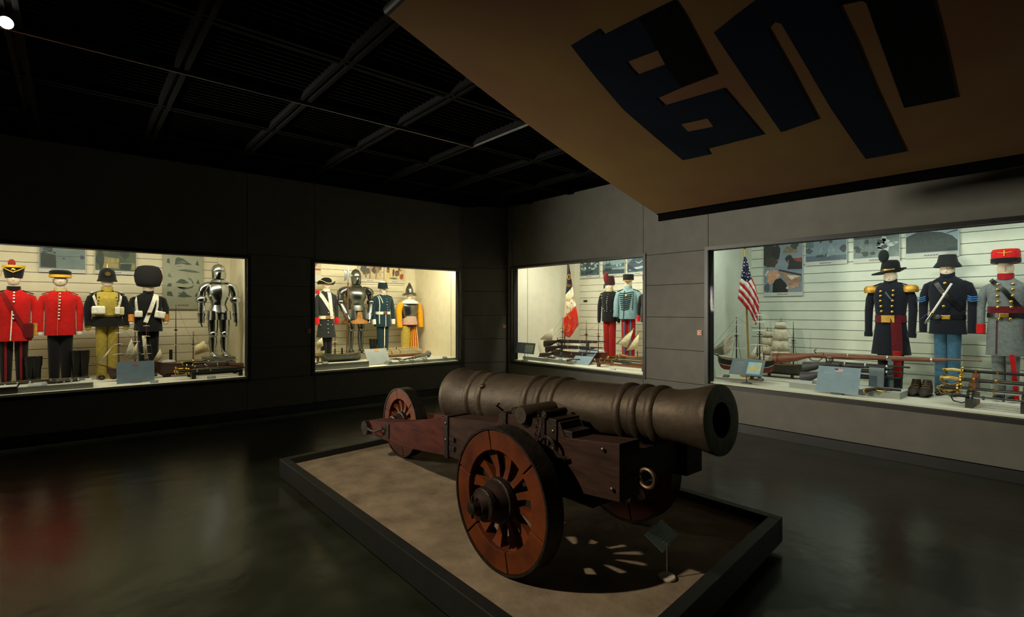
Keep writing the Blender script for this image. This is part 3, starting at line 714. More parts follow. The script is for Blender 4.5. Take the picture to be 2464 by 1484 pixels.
# ---------------- plate armour
def armour(label, side, cx, D, rows, W, foot_z, group='suits of plate armour', visor='close'):
    """rows: helm top, chin, shoulder, waist, tasset hem, knee, foot"""
    p = pos(side, cx, 746, D); r = thing('plate_armour', label, 'armour', (p.x, p.y, DZ), 0 if side == 'L' else RZ, group)
    z = [pos(side, cx, q, D).z-DZ for q in rows]; q = pos(side, cx+W, 746, D); w = (q-p).length
    top, chin, sh, wa, hem, kn, ft = z
    A = STEEL if visor == 'close' else DSTEEL
    if ft > .02: MB().box(-w*.75, w*.75, -.2, .2, 0, ft).build('plinth', M((120,112,90),.7), r)
    hh = top-chin
    hm = MB().lathe([(.07, chin-.02), (.092, chin+.05), (.105, chin+.5*hh), (.098, chin+.72*hh), (.07, chin+.9*hh), (.02, top-.005), (.004, top)], n=24).build('helmet', A, r, True, sharp=70)
    vz = chin+.48*hh
    MB().loft([[(math.sin(a)*(.108+.0*k), -math.cos(a)*(.112+ex*math.exp(-a*a*3)), zz) for a in [(-1.25+2.5*j/14) for j in range(15)]]+[(math.sin(a)*.098, -math.cos(a)*.098, zz) for a in [(1.25-2.5*j/14) for j in range(15)]] for k, (zz, ex) in enumerate(((chin+.0,.0),(chin+.16*hh,.02),(vz-.02,.05),(vz+.005,.02)))]).build('visor', A, hm, True, sharp=50)
    MB().loft([[(math.sin(a)*.1, -math.cos(a)*.108, zz) for a in [(-.8+1.6*j/8) for j in range(9)]]+[(math.sin(a)*.09, -math.cos(a)*.09, zz) for a in [(.8-1.6*j/8) for j in range(9)]] for zz in (vz+.008, vz+.02)]).build('eye_slit', BLACK, hm)
    MB().tube([(0,.11,chin+.35*hh), (0,.10,top-.06), (0,.02,top+.006), (0,-.09,chin+.72*hh)], .006).build('comb', A, hm, True)
    MB().lathe([(.13, sh-.0), (.11, sh+.03), (.085, chin), (.08, chin+.02)], n=24).build('gorget', A, r, True)
    T = w*.66
    pr = [(wa-.02,.62,.5),(wa,.6,.5),(wa+.06,.68,.62),(wa+(sh-wa)*.4,.86,.82),(wa+(sh-wa)*.68,.95,.78),(sh-.05,.9,.62),(sh-.005,.6,.45),(sh+.02,.35,.35)]
    MB().loft([[(T*a_*math.cos(t), T*b_*math.sin(t)*(1+.10*max(0, -math.sin(t))**6), zz) for t in [2*math.pi*j/32 for j in range(32)]] for zz, a_, b_ in pr]).build('breastplate', A, r, True, sharp=60)
    for k in range(3):
        z0 = wa-.01-k*.035
        MB().lathe([(T*(.62+k*.06), z0), (T*(.70+k*.07), z0-.045)], n=28, cap=False).build('fauld', A, r, True)
    for sg in (-1, 1):
        MB().loft([[(sg*T*.47+math.cos(t)*T*.46*s_, -T*.15+math.sin(t)*T*.62*s_, zz) for t in [2*math.pi*j/20 for j in range(20)]] for zz, s_ in ((wa-.10,.95),(hem+.03,1.08),(hem,1.1))], cap=False).build('tasset', A, r, True)
        MB().loft([[(sg*w*(c_)+math.cos(t)*rx_, math.sin(t)*ry_, sh+dz_) for t in [2*math.pi*j/18 for j in range(18)]] for c_, rx_, ry_, dz_ in ((.50,.01,.01,.012),(.56,w*.18,w*.17,-.004),(.66,w*.28,w*.28,-.040),(.75,w*.29,w*.30,-.095),(.82,w*.25,w*.27,-.15),(.82,w*.20,w*.23,-.15))]).build('pauldron', A, r, True)
        ez = (sh+hem)/2+.02; hz = hem+.02
        e = Vector((sg*w*.90, .0, ez)); hnd = Vector((sg*w*(.62 if visor != 'close' else .92), -.16 if visor != 'close' else -.05, hz))
        MB().tube([(sg*w*.78, 0, sh-.07), (sg*w*.86, .01, (sh+ez)/2), e], [.058,.062,.052], 14).build('upper_arm_plate', A, r, True)
        MB().ell(e, .086, .088, .074, 16, 10).build('elbow_cop', A, r, True)
        m = e.lerp(hnd, .45)
        MB().tube([e, m, e.lerp(hnd, .8)], [.052,.056,.042], 14).build('vambrace', A, r, True)
        d = (hnd-e).normalized(); g0 = e.lerp(hnd, .74)
        MB().tube([g0, g0+d*.07, g0+d*.12, g0+d*.15], [.062,.044,.047,.04], 14).build('gauntlet', A, r, True)
        for q in range(4):
            o = Vector((0, -.022+q*.015, 0)); a0 = g0+d*.14+o
            MB().tube([a0, a0+d*.04+Vector((-sg*.004,0,0)), a0+d*.07+Vector((-sg*.016,0,-.004))], [.012,.011,.009], 8).build('finger_plate', A, r, True)
        lx = sg*T*.46
        MB().tube([(lx, 0, hem+.10), (lx, -.01, (hem+kn)/2), (lx*.98, -.01, kn)], [.082,.078,.062], 16).build('cuisse', A, r, True)
        MB().ell((lx*.98, -.03, kn), .066, .066, .06, 16, 10).build('knee_cop', A, r, True)
        MB().tube([(lx*.98, 0, kn-.02), (lx*.98, .015, kn-(kn-ft)*.35), (lx, .0, ft+.11), (lx, 0, ft+.05)], [.055,.064,.045,.046], 16).build('greave', A, r, True)
        MB().loft([[(lx+math.cos(t)*ww, yy, ft+max(0, .5+.5*math.sin(t))*hh_) for t in [2*math.pi*j/14 for j in range(14)]] for yy, ww, hh_ in ((.06,.035,.08),(-.02,.046,.10),(-.10,.048,.065),(-.16,.036,.04),(-.19,.012,.02))]).build('sabaton', A, r, True, sharp=70)
    return r, z, w
armour('shiny mirror-polished plate armour standing at the right end of the far left case', 'L', 526, 9.52, (635, 671, 680, 733, 769, 803, 857), 45, .1)
a2, z2, w2 = armour('dark steel plate armour with gold-hemmed skirt, next to a halberd', 'L', 856, 10.3, (647, 684, 690, 733, 768, 791, 849), 40, .1, visor='dark')
top, chin, sh, wa, hem, kn, ft = z2
gk = M((150, 100, 40), .6, .2, .2, 30, .2)
MB().lathe([(w2*.52, hem+.02), (w2*.72, hem-.05), (w2*.74, hem-.09), (w2*.70, hem-.09), (w2*.5, hem+.01)], n=28, cap=False).build('skirt', gk, a2, True)
MB().hexa([(-.08,-w2*.55,hem-.05),(.08,-w2*.55,hem-.05),(.08,-w2*.4,hem-.05),(-.08,-w2*.4,hem-.05)], [(-.02,-w2*.46,wa-.1),(.05,-w2*.46,wa-.1),(.05,-w2*.35,wa-.1),(-.02,-w2*.35,wa-.1)]).build('skirt_panel', gk, a2, bevel=.01)
# halberd
b0 = atY(834, 849, 10.02); b1 = atY(838.5, 633, 10.02); b0.z = DZ
hb = thing('halberd', 'long brown-shafted halberd with axe head held beside the dark armour', 'halberd', b0)
v = b1-b0; Lh = v.length
def hp(t, dx=0, dz=0): return v*t+Vector((dx, 0, dz))
MB().tube([hp(0), hp(.82)], .014, 10).build('shaft', WOOD, hb, True)
MB().tube([hp(.80), hp(.92)], .02, 10).build('socket', STEEL, hb, True)
MB().tube([hp(.92), hp(.96), hp(1)], [.016,.010,.002], 8).build('spike', STEEL, hb, True)
c = hp(.87)
MB().prism([(-.02,.07),(-.09,.12),(-.075,.0),(-.09,-.12),(-.02,-.06)], lambda u, w_, d: tuple(c+Vector((u, d-.006, w_))), .012).build('axe_blade', STEEL, hb)
MB().prism([(.02,.05),(.10,.01),(.02,-.03)], lambda u, w_, d: tuple(c+Vector((u, d-.006, w_))), .012).build('back_spike', STEEL, hb)
# ---------------- W2: Spanish case
f = Fig('uniform_mannequin', 'dark long-coated mannequin in black tricorne with white bandolier and red cuffs', 'L', 785, 10.3, 27, 703, 811, 694)
DK = cloth((38, 42, 46)); TEAL = cloth((26, 52, 62)); RD2 = cloth((190, 20, 24))
f.torso(DK, 1.15, .86, fold=.03); f.sleeves(DK, 779, cuff=RD2, cuff_h=.13, cuff_r=1.35); f.trousers(BK, spread=.22); f.shoes(LEATHER); f.head(674); f.collar(WH, .045)
f.strip([(766,703),(780,728),(797,757)], .065, WH, 'bandolier'); f.strip([(788,703),(790,730),(794,761)], .07, WH, 'scarf', .015)
f.belt(759.5, 767, WH, M((140,100,60),.5)); f.buttons([(784.5,716),(785,752),(784.5,771),(784,780),(784,790),(784,799),(769,781),(796,781)], STEEL, .011)
f.blob(763, 703, .07, .07, .06, RD2, 'shoulder_knot')
h = MB(); rings = []
for (r, row, k) in ((.10,684,1),(.165,682,1),(.17,678,1),(.11,679,.8),(.10,672,.6),(.06,668,.5),(.01,667,.5)):
    z = f.z(row); rings.append([(r*1.05*math.cos(t), r*.9*math.sin(t), z+(.022*math.cos(3*t+math.pi/2)*(r > .12))) for t in [2*math.pi*j/30 for j in range(30)]])
h = h.loft(rings).build('tricorne', BK, f.root, True, sharp=60)
MB().tube([(.176*math.cos(t), .156*math.sin(t), f.z(678.5)+.03*math.cos(3*t+math.pi/2)) for t in [2*math.pi*j/30 for j in range(31)]], .006, 6).build('hat_braid', M((200,190,150),.6), h, True)
f = Fig('uniform_mannequin', 'teal blue tunic mannequin with shako, white belt and white aiguillette', 'L', 921, 10.3, 26.5, 711, 785, 704, waist=752)
f.torso(TEAL, .98, .84); f.sleeves(TEAL, 779, cuff=WHITE, cuff_h=.10, cuff_r=1.15); f.trousers(TEAL, spread=.24); f.shoes(LEATHER); f.head(690); f.collar(WH, .04); f.epaulette(TEAL)
f.belt(749.5, 756, WH, M((110,70,40),.5)); f.buttons([(924,720),(925,726),(925,733),(926,739),(926,745)], STEEL, .010)
f.strip([(922,757),(921,785)], .01, WH, 'coat_piping'); f.strip([(907,710),(909,735),(908,778)], .012, WH, 'aiguillette'); f.strip([(910,711),(915,729)], .012, WH, 'aiguillette')
MB().tube([(0,-.088,f.hem+.02), (0,-.075,0.02)], .012, 6).build('white_piping', WH, f.root)
h = MB().lathe([(.105, f.z(694)), (.108, f.z(689)), (.096, f.z(681)), (.092, f.z(680)), (.01, f.z(679.5))], n=24).build('shako', cloth((22,34,42)), f.root, True, sharp=40)
MB().hexa([(-.09,-.07,f.z(694)),(.09,-.07,f.z(694)),(.06,-.165,f.z(695)),(-.06,-.165,f.z(695))], [(-.09,-.07,f.z(692.6)),(.09,-.07,f.z(692.6)),(.06,-.165,f.z(694)),(-.06,-.165,f.z(694))]).build('peak', LEATHER, h)
MB().lathe([(.094, f.z(680)), (.094, f.z(677)), (.01, f.z(676.5))], n=24).build('shako_top', WHITE, h, True, sharp=40)
MB().ell((.03,-.092,f.z(676)), .025, .015, .04, 10, 6).build('cockade', M((205,150,40),.5), h, True)
MB().tube([(-.085,-.04,f.z(696)), (-.06,-.07,f.z(704)), (0,-.085,f.z(708)), (.06,-.07,f.z(704)), (.085,-.04,f.z(696))], .004).build('chin_strap', LEATHER, h, True)
YL = cloth((225, 160, 25)); PK = cloth((190, 160, 140)); OL = cloth((185, 160, 70)); RB = cloth((150, 30, 25))
f = Fig('uniform_mannequin', 'mannequin in steel morion and breastplate with puffed yellow sleeves and striped trousers', 'L', 985, 10.3, 28, 724, 766, 713, waist=760)
f.torso(DSTEEL, .72, .78, 'breastplate'); f.sleeves(YL, 787, r=.21, name='puffed_sleeve', out=.02); f.head(697); f.collar(DSTEEL, .03)
MB().lathe([(.05, f.sh+.05), (.09, f.sh+.035), (.19, f.sh-.015), (.21, f.sh-.055), (.205, f.sh-.062), (.05, f.sh+.03)], n=28).build('ruff_collar', WHITE, f.root, True, sharp=60)
zb0 = f.z(764); zb1 = f.z(781)
MB().lathe([(.15, zb0+.03), (.185, zb1+.02), (.19, zb1), (.17, zb1), (.14, zb0)], n=26).build('tunic_skirt', PK, f.root, True)
MB().lathe([(.192, zb1+.006), (.196, zb1-.004), (.18, zb1-.008)], n=26, cap=False).build('skirt_trim', RB, f.root, True)
MB().lathe([(.165, zb1), (.15, zb1-.045), (.05, zb1-.05)], n=26).build('breeches_top', cloth((60,40,50)), f.root, True)
MB().tube([(-.095,0,zb1-.02), (-.10,0,zb1*.5), (-.10,0,.0)], [.11,.10,.095], 16).build('trouser_leg', OL, f.root, True)
leg = [(.085,-.01,zb1-.02), (.10,-.01,zb1*.5), (.12,-.01,.0)]
MB().tube(leg, [.085,.10,.115], 16).build('trouser_leg', YL, f.root, True)
for dx, m_ in ((-.075,RB),(-.035,RB),(.02,RB),(.065,WH),(.09,RB)):
    MB().tube([(.085+dx*.75, -.01-math.sqrt(max(.0002,.085**2-(dx*.75)**2)), zb1-.02), (.10+dx*.95, -.01-math.sqrt(max(.0002,.10**2-(dx*.95)**2)), zb1*.5), (.12+dx*1.1, -.01-math.sqrt(max(.0002,.115**2-(dx*1.1)**2)), 0)], .008, 6).build('stripe', m_, f.root, True)
h = MB(); rings = []
for (r, row, up) in ((.085,707,0),(.175,709,.055),(.18,707.5,.058),(.10,704,.0),(.095,697,0),(.07,690,0),(.03,685,0)):
    z = f.z(row); rings.append([(r*.86*math.cos(t), r*1.0*math.sin(t), z+up*(abs(math.sin(t))**3)*1.0-(up*.4)) for t in [2*math.pi*j/28 for j in range(28)]])
h = h.loft(rings).build('morion', DSTEEL, f.root, True, sharp=60)
MB().prism([(-.11,f.z(700)),(-.09,f.z(689)),(-.03,f.z(680.5)),(.03,f.z(680)),(.09,f.z(689)),(.11,f.z(700)),(0,f.z(690))], lambda u, v_, d: (d-.006, u, v_), .012).build('crest', DSTEEL, h)
# ---------------- W3: French case
CR = cloth((150, 22, 16)); LB = cloth((116, 146, 150))
f = Fig('uniform_mannequin', 'black tunic mannequin with dark red plumed hat and bright red trousers', 'R', 1467, 8.15, 23, 703, 773, 693, turn=.35)
f.torso(BK, .92, .88); f.sleeves(BK, 770, r=.165, glove=BLACK); f.trousers(CR, spread=.24, w=.56, flare=.95); f.head(680); f.collar(cloth((170,160,110)), .05); f.epaulette(BK)
f.buttons([(1467,708),(1466.5,714),(1466,719),(1465.5,724),(1465,729),(1465,734),(1465,739),(1465,744),(1465,749),(1453,711),(1453,717),(1484,711),(1484,716),(1485,722),(1457,743),(1460,748),(1477,743),(1473,748)], STEEL, .008)
h = MB().lathe([(.10, f.z(686)), (.105, f.z(680)), (.09, f.z(666)), (.085, f.z(664)), (.01, f.z(663.5))], n=22).build('shako', cloth((48,16,18)), f.root, True, sharp=50)
MB().ell((-.05,-.07,f.z(668)), .055, .05, .11, 14, 8).build('plume', cloth((92,18,22)), h, True)
MB().tube([(-.09,-.05,f.z(684)), (-.095,-.06,f.z(694))], [.02,.014], 8).build('tassel', BLACK, h, True)
f = Fig('uniform_mannequin', 'pale blue hussar jacket mannequin with dark braid, flat black cap and red trousers', 'R', 1512, 8.15, 28, 697, 767, 687, turn=.35)
f.torso(LB, .92, .88); f.sleeves(LB, 762, r=.19, cuff=cloth((110,140,144)), cuff_h=.06); f.trousers(CR, spread=.24, w=.5, stripe=cloth((80,100,140))); f.head(674); f.collar(LB, .05); f.epaulette(cloth((40,56,56)))
BR = cloth((28, 40, 42))
f.strip([(1507,700),(1506,766)], .012, BR, 'front_braid'); f.strip([(1495,706),(1493,745)], .008, BR, 'side_braid'); f.strip([(1525,702),(1523,745)], .008, BR, 'side_braid')
for k in range(9):
    yy = 703+k*4.9; f.strip([(1496+k*.5,yy+1.5),(1507,yy+3),(1524-k*.9,yy-.5)], .016, BR, 'frog_braid')
f.buttons([(1511.5,711)], M((230,190,40),.4,.6), .018)
h = MB().lathe([(.10, f.z(674)), (.104, f.z(672)), (.105, f.z(662)), (.103, f.z(660)), (.01, f.z(660))], n=22).build('flat_cap', BK, f.root, True, sharp=40)
MB().hexa([(-.09,-.06,f.z(675)),(.09,-.06,f.z(675)),(.06,-.17,f.z(677)),(-.06,-.17,f.z(677))], [(-.09,-.06,f.z(673.6)),(.09,-.06,f.z(673.6)),(.06,-.17,f.z(676)),(-.06,-.17,f.z(676))]).build('peak', M((150,120,60),.5), h)
f = Fig('uniform_mannequin', 'dark coated mannequin mostly hidden behind the right frame of the flag case', 'R', 1560, 8.0, 22, 703, 775, 692, turn=.3)
f.torso(BK, .95, .88); f.sleeves(BK, 772, r=.17, cuff=RD2, cuff_h=.10); f.trousers(CR, spread=.24); f.head(676); f.collar(BK, .04); f.buttons([(1560,712),(1560,722),(1560,732)], BRASS, .01)
MB().lathe([(.10, f.z(676)), (.105, f.z(670)), (.105, f.z(660)), (.01, f.z(659))], n=22).build('kepi', BK, f.root, True, sharp=40)
# ---------------- W4: American case
DN = cloth((17, 20, 30)); SKY = cloth((62, 100, 126)); GRY = cloth((106, 112, 112)); SASH = cloth((92, 16, 24))
f = Fig('uniform_mannequin', 'dark navy frock coat mannequin with gold epaulettes, plumed slouch hat and red sash', 'R', 2143, 8.0, 60, 683, 852, 676, waist=765)
f.torso(DN, 1.12, .82, fold=.02); f.sleeves(DN, 809, r=.165, cuff=DN, cuff_h=.05, out=.03); f.trousers(DN, spread=.26); f.shoes(LEATHER); f.head(656); f.collar(DN, .05); f.epaulette(DN, GOLD, .088)
f.buttons([(2125,701),(2125,712),(2125,724),(2126,737),(2127,749),(2155,700),(2155,711),(2154,724),(2153,737),(2153,750)], BRASS, .014)
f.belt(758, 776, SASH, BRASS); f.strip([(2160,765),(2164,810),(2166,850)], .10, SASH, 'sash_tail', .012)
o = MB().loft([[(math.cos(t)*.045, math.sin(t)*.02, z) for t in [2*math.pi*j/12 for j in range(12)]] for z in (0, -.12, -.28, -.32)]).build('sash_tassel', cloth((150,20,20)), f.root, True); o.location = (.13, -.27, f.hem+.06)
f.strip([(2137,703),(2152,722)], .02, M((60,70,80),.4,.3), 'sling')
h = MB(); rings = []
for (r, row, k) in ((.085,655,0),(.17,656,1),(.172,654,1),(.10,652,0),(.098,645,0),(.088,632,0),(.07,626,0),(.01,625.5,0)):
    z = f.z(row); rings.append([(r*1.08*math.cos(t)-.02*(k), r*math.sin(t), z+k*.05*max(0, math.cos(t))-k*.025*max(0,-math.cos(t))) for t in [2*math.pi*j/30 for j in range(30)]])
h = h.loft(rings).build('slouch_hat', BK, f.root, True, sharp=60)
MB().lathe([(.101, f.z(652.5)), (.106, f.z(651)), (.104, f.z(648)), (.098, f.z(648))], n=24, cap=False).build('hat_cord', BRASS, h, True)
MB().ell((-.06,-.06,f.z(616)), .06, .055, .085, 14, 10).build('plume', cloth((20,28,26)), h, True)
f = Fig('uniform_mannequin', 'black jacket mannequin with black brimmed hat, blue arm chevrons and sky blue trousers', 'R', 2280, 8.0, 68, 670, 803, 657, waist=763)
f.torso(DN, .95, .88); f.sleeves(DN, 800, r=.165, out=.02); f.trousers(SKY, spread=.23, w=.50, flare=.92); f.head(640); f.collar(DN, .06); f.shoes(LEATHER)
f.buttons([(2278,682),(2277,708),(2276,737)], BRASS, .015); f.belt(757, 768, LEATHER); f.blob(2281, 763, .09, .055, .012, BRASS, 'buckle')
f.strip([(2250,672),(2275,705),(2318,745)], .05, LEATHER, 'crossbelt')
for sg in (-1, 1):
    for k in range(3):
        zc_ = f.z(716)-k*.024; xo = sg*f.W*.90
        MB().tube([(xo-sg*.035,-.085,zc_+.018), (xo+sg*.0,-.098,zc_), (xo+sg*.05,-.07,zc_+.008)], .007, 6).build('chevron', cloth((50,110,170)), f.root, True)
h = MB().lathe([(.088, f.z(640)), (.135, f.z(643)), (.137, f.z(641.5)), (.10, f.z(630)), (.088, f.z(618)), (.082, f.z(613)), (.01, f.z(611.5))], n=26).build('brimmed_hat', cloth((26,28,30)), f.root, True, sharp=60)
s0, s1 = pos('R', 2290, 682, 7.72), pos('R', 2226, 778, 7.78)
Minv = (Matrix.Translation(f.root.location) @ Matrix.Rotation(RZ, 4, 'Z')).inverted()
s0, s1 = Minv @ s0, Minv @ s1; dv = s1-s0
sb = MB().tube([s0, s0+dv*.72], [.012,.013], 8).build('sword', WHITE, f.root, True)
MB().tube([s0+dv*.72, s0+dv*.76], .02, 10).build('guard', BRASS, sb, True); MB().tube([s0+dv*.76, s0+dv*.92, s0+dv*1.0], [.016,.018,.012], 10).build('grip', STEEL, sb, True)
MB().tube([s0+dv*.75+Vector((-.04,0,0)), s0+dv*.85+Vector((-.075,-.03,-.02)), s0+dv*.97+Vector((-.03,0,0))], .006, 6).build('knuckle_guard', M((60,80,120),.3,.8), sb, True)
f = Fig('uniform_mannequin', 'grey double-breasted frock coat mannequin with red kepi and crimson sash', 'R', 2420, 8.0, 70, 675, 855, 658, waist=745)
f.torso(GRY, 1.0, .84, fold=.015); f.sleeves(GRY, 802, r=.165, cuff=cloth((190,20,22)), cuff_h=.10, out=.02); f.trousers(GRY, spread=.24, w=.5, flare=.9); f.head(634); f.collar(cloth((150,22,26)), .06); f.shoes(LEATHER)
f.buttons([(2404,684),(2403,697),(2403,712),(2404,726),(2404,739),(2440,684),(2440,697),(2440,712),(2436,726),(2436,739),(2408,767),(2434,767)], BRASS, .014)
f.belt(737, 753, SASH, None, .008, 'sash'); b = f.belt(753, 764, LEATHER, BRASS, .012)
f.strip([(2384,672),(2420,700),(2460,745)], .045, LEATHER, 'crossbelt'); f.strip([(2401,770),(2400,852)], .008, cloth((80,30,36)), 'coat_edge')
MB().hexa([(.085,-.135,.0),(.125,-.135,.0),(.125,-.11,.0),(.085,-.11,.0)], [(.045,-.15,f.hem+.02),(.085,-.15,f.hem+.02),(.085,-.12,f.hem+.02),(.045,-.12,f.hem+.02)]).build('red_stripe', cloth((170,14,18)), f.root)
MB().lathe([(.165, .1), (.17, f.hem-.1), (.16, f.hem+.05)], n=26).build('trouser_top', GRY, f.root, True) if False else None
h = MB().lathe([(.118, f.z(632)), (.122, f.z(622)), (.124, f.z(619)), (.124, f.z(606)), (.11, f.z(600)), (.01, f.z(599))], n=26).build('kepi', cloth((190,18,22)), f.root, True, sharp=50)
MB().lathe([(.12, f.z(633)), (.128, f.z(632)), (.128, f.z(622)), (.12, f.z(621))], n=26, cap=False).build('kepi_band', BK, h, True)
MB().hexa([(-.1,-.08,f.z(633.5)),(.1,-.08,f.z(633.5)),(.07,-.18,f.z(635)),(-.07,-.18,f.z(635))], [(-.1,-.08,f.z(631.8)),(.1,-.08,f.z(631.8)),(.07,-.18,f.z(633.5)),(-.07,-.18,f.z(633.5))]).build('peak', LEATHER, h)
MB().tube([(0,-.126,f.z(618)), (0,-.122,f.z(604))], .006).tube([(-.06,-.112,f.z(609)), (0,-.127,f.z(611)), (.06,-.112,f.z(609))], .006).build('braid', BRASS, h, True)

# ============================================================ PICTURES
def pict(label, side, D, x0, x1, ybot, h, bg, bg2, shapes=(), margin=.13, scale=7, name='picture', frame=None, cat='picture', rot=0, caption=True):
    """picture board on a slatted wall; x0,x1,ybot measured at its own plane, h in metres; shapes: (poly in unit coords, rgb)"""
    a, b = pos(side, x0, ybot, D), pos(side, x1, ybot, D)
    w = (b-a).length; r = thing(name, label, cat, a, 0 if side == 'L' else RZ, 'pictures on the slatted walls')
    fr = frame or (196, 198, 190)
    MB().box(0, w, 0, .022, 0, h).build('board', M(fr, .6, 0, .03, 10), r)
    m = margin*h if margin else 0
    pm_ = M(bg, .5, 0, .2, scale, rgb2=bg2)
    pr = MB().box(0.006, w-.006, -.0015, 0, m, h-.004).build('print', pm_, r)
    cols = {}
    for poly, c in shapes: cols.setdefault(tuple(c), []).append(poly)
    for i, (c, ps) in enumerate(cols.items()):
        mb = MB()
        for p in ps: mb.prism([(.006+u*(w-.012), m+v*(h-m-.004)) for u, v in p], lambda u, v, d: (u, -.0016-d-.0004*i, v), .0004)
        mb.build('print_shape', M(c, .5, 0, .18, 25), pr)
    if margin and caption:
        mb = MB(); x = w*.36
        for k in range(5): mb.box(x, x+w*.045, -.0008, 0, m*.4, m*.58); x += w*.055
        mb.build('caption', M((90,92,88), .6), r)
    return r
def blobp(cx, cy, rx, ry, n=12, jag=.18, seed=1):
    rnd = random.Random(seed); return [(min(.995,max(.005,cx+rx*math.cos(2*math.pi*k/n)*(1+rnd.uniform(-jag, jag)))), min(.995,max(.005,cy+ry*math.sin(2*math.pi*k/n)*(1+rnd.uniform(-jag, jag))))) for k in range(n)]
def blobs(n, box, r, seed, asp=1.3): 
    rnd = random.Random(seed); return [blobp(rnd.uniform(box[0], box[1]), rnd.uniform(box[2], box[3]), r*rnd.uniform(.5, 1.2)*asp*.7, r*rnd.uniform(.5, 1.2), 9, .3, seed*50+k) for k in range(n)]
D1 = 10.46
g1, g2, g3 = (48,62,60), (120,135,132), (30,42,38)
pict('grey-blue print of a seaside fort, above the plain scarlet tunic', 'L', D1, 93, 206, 654, .44, (92,112,112), (112,130,128), [([(.03,.06),(.36,.04),(.35,.55),(.2,.6),(.03,.62)], g3), (blobp(.2,.78,.1,.1,10,.4,3), g1), (blobp(.26,.9,.08,.07,9,.4,4), g1), ([(.05,.62),(.36,.6),(.34,.68),(.08,.7)], g1), ([(.38,.50),(.98,.52),(.98,.535),(.38,.52)], g1), (blobp(.52,.42,.03,.03,8,.3,5), g1), (blobp(.93,.5,.06,.08,9,.4,6), (60,72,96)), ([(.12,.64),(.25,.66),(.33,.63),(.2,.62)], g2)])
pict('green-toned print of soldiers around a gun, behind the spiked helmet', 'L', D1, 228, 328, 658, .44, (56,74,52), (84,96,66), [([(.15,.12),(.56,.10),(.58,.52),(.2,.58)], (150,140,86)), ([(.6,.06),(.9,.02),(.88,.3),(.62,.32)], (24,46,38)), (blobp(.5,.75,.2,.12,12,.4,8), (60,76,60)), ([(.6,.32),(.95,.36),(.95,.345),(.6,.30)], (150,160,140)), (blobp(.12,.5,.1,.4,12,.3,9), (34,50,34)), (blobp(.7,.75,.12,.22,12,.3,19), (40,56,50)), ([(.86,.05),(.98,.06),(.98,.35),(.9,.3)], (140,130,80))])
sk = (70,82,72); sk2 = (104,116,100)
eng = [(p, sk) for p in ([(.28,.74),(.30,.87),(.36,.90),(.5,.87),(.62,.80),(.72,.76),(.6,.75),(.45,.77)], [(.3,.70),(.45,.73),(.42,.71)], [(.33,.63),(.45,.65),(.6,.66),(.78,.64),(.94,.60),(.7,.60),(.5,.62)], [(.3,.38),(.42,.46),(.52,.45),(.64,.38),(.5,.36)], [(.32,.30),(.42,.26),(.6,.28),(.78,.34),(.72,.28),(.5,.24)], [(.34,.10),(.5,.22),(.6,.14),(.74,.10),(.5,.08)], [(.08,.30),(.2,.30),(.2,.37),(.12,.36)], [(.08,.12),(.24,.10),(.2,.2),(.1,.2)], [(.08,.78),(.16,.76),(.15,.86),(.1,.86)], [(.8,.76),(.9,.74),(.86,.86)], [(.82,.38),(.92,.36),(.88,.46)], [(.78,.10),(.95,.10),(.92,.2),(.88,.13),(.84,.2)])]
eng += [(p, sk2) for p in ([(.32,.78),(.5,.84),(.6,.79)], [(.62,.46),(.70,.42),(.74,.34),(.76,.40),(.70,.47),(.62,.50)], [(.36,.18),(.5,.2),(.4,.12)], [(.5,.64),(.7,.655),(.8,.62)], [(.1,.5),(.14,.58),(.22,.48)])]
pict('tall pale sheet of ink sketches of islands and ships, left of the shiny armour', 'L', D1, 392, 489, 743, .98, (148,152,132), (162,164,142), eng, .13, 5, 'poster', (158,158,132))
for k in range(0): pass
W2c = [(196,178,140), (168,150,116)]
horses = [(blobp(.22,.62,.14,.34,12,.25,21), (58,64,52)), (blobp(.42,.5,.1,.2,10,.3,22), (66,66,54)), (blobp(.5,.66,.06,.3,10,.25,23), (158,118,84)), (blobp(.66,.55,.1,.2,10,.3,24), (54,60,50)), (blobp(.8,.62,.1,.24,10,.3,25), (140,106,66)), (blobp(.62,.88,.06,.1,9,.3,26), (90,74,60)), (blobp(.93,.7,.05,.14,9,.3,27), (90,70,54)), ([(.28,.1),(.34,.1),(.33,.4),(.28,.4)], (96,74,66)), ([(.46,.05),(.5,.05),(.51,.4),(.47,.4)], (100,78,60)), ([(.72,.05),(.75,.05),(.78,.4),(.74,.4)], (96,78,60)), (blobp(.86,.12,.06,.1,9,.3,28), (200,170,100)), (blobp(.22,.8,.04,.06,9,.3,29), (176,150,130))]
pict('print of mounted soldiers behind the dark armour', 'L', 10.66, 862, 919, 677, .44, W2c[0], W2c[1], horses, .13)
sold = [(blobp(.17,.7,.07,.12,10,.2,31), (60,58,66)), (blobp(.17,.53,.08,.12,10,.2,32), (150,84,76)), (blobp(.19,.25,.09,.2,10,.2,33), (206,190,110)), ([(.12,.82),(.22,.82),(.2,.9),(.15,.9)], (44,40,34)), (blobp(.42,.45,.05,.25,10,.3,34), (70,56,56)), (blobp(.6,.4,.12,.18,10,.3,35), (110,84,70)), (blobp(.82,.25,.1,.15,10,.3,36), (150,76,54)), ([(.52,.55),(.86,.66),(.86,.62),(.52,.5)], (66,60,44)), (blobp(.4,.12,.2,.05,10,.3,37), (100,110,80)), ([(.7,.86),(.98,.84),(.98,.88),(.7,.9)], (140,70,50)), (blobp(.7,.7,.06,.1,9,.3,38), (110,84,64))]
pict('pale coloured print of infantry loading, right of the mounted soldiers', 'L', 10.66, 925, 975, 680, .44, (214,196,150), (196,176,130), sold, .14)
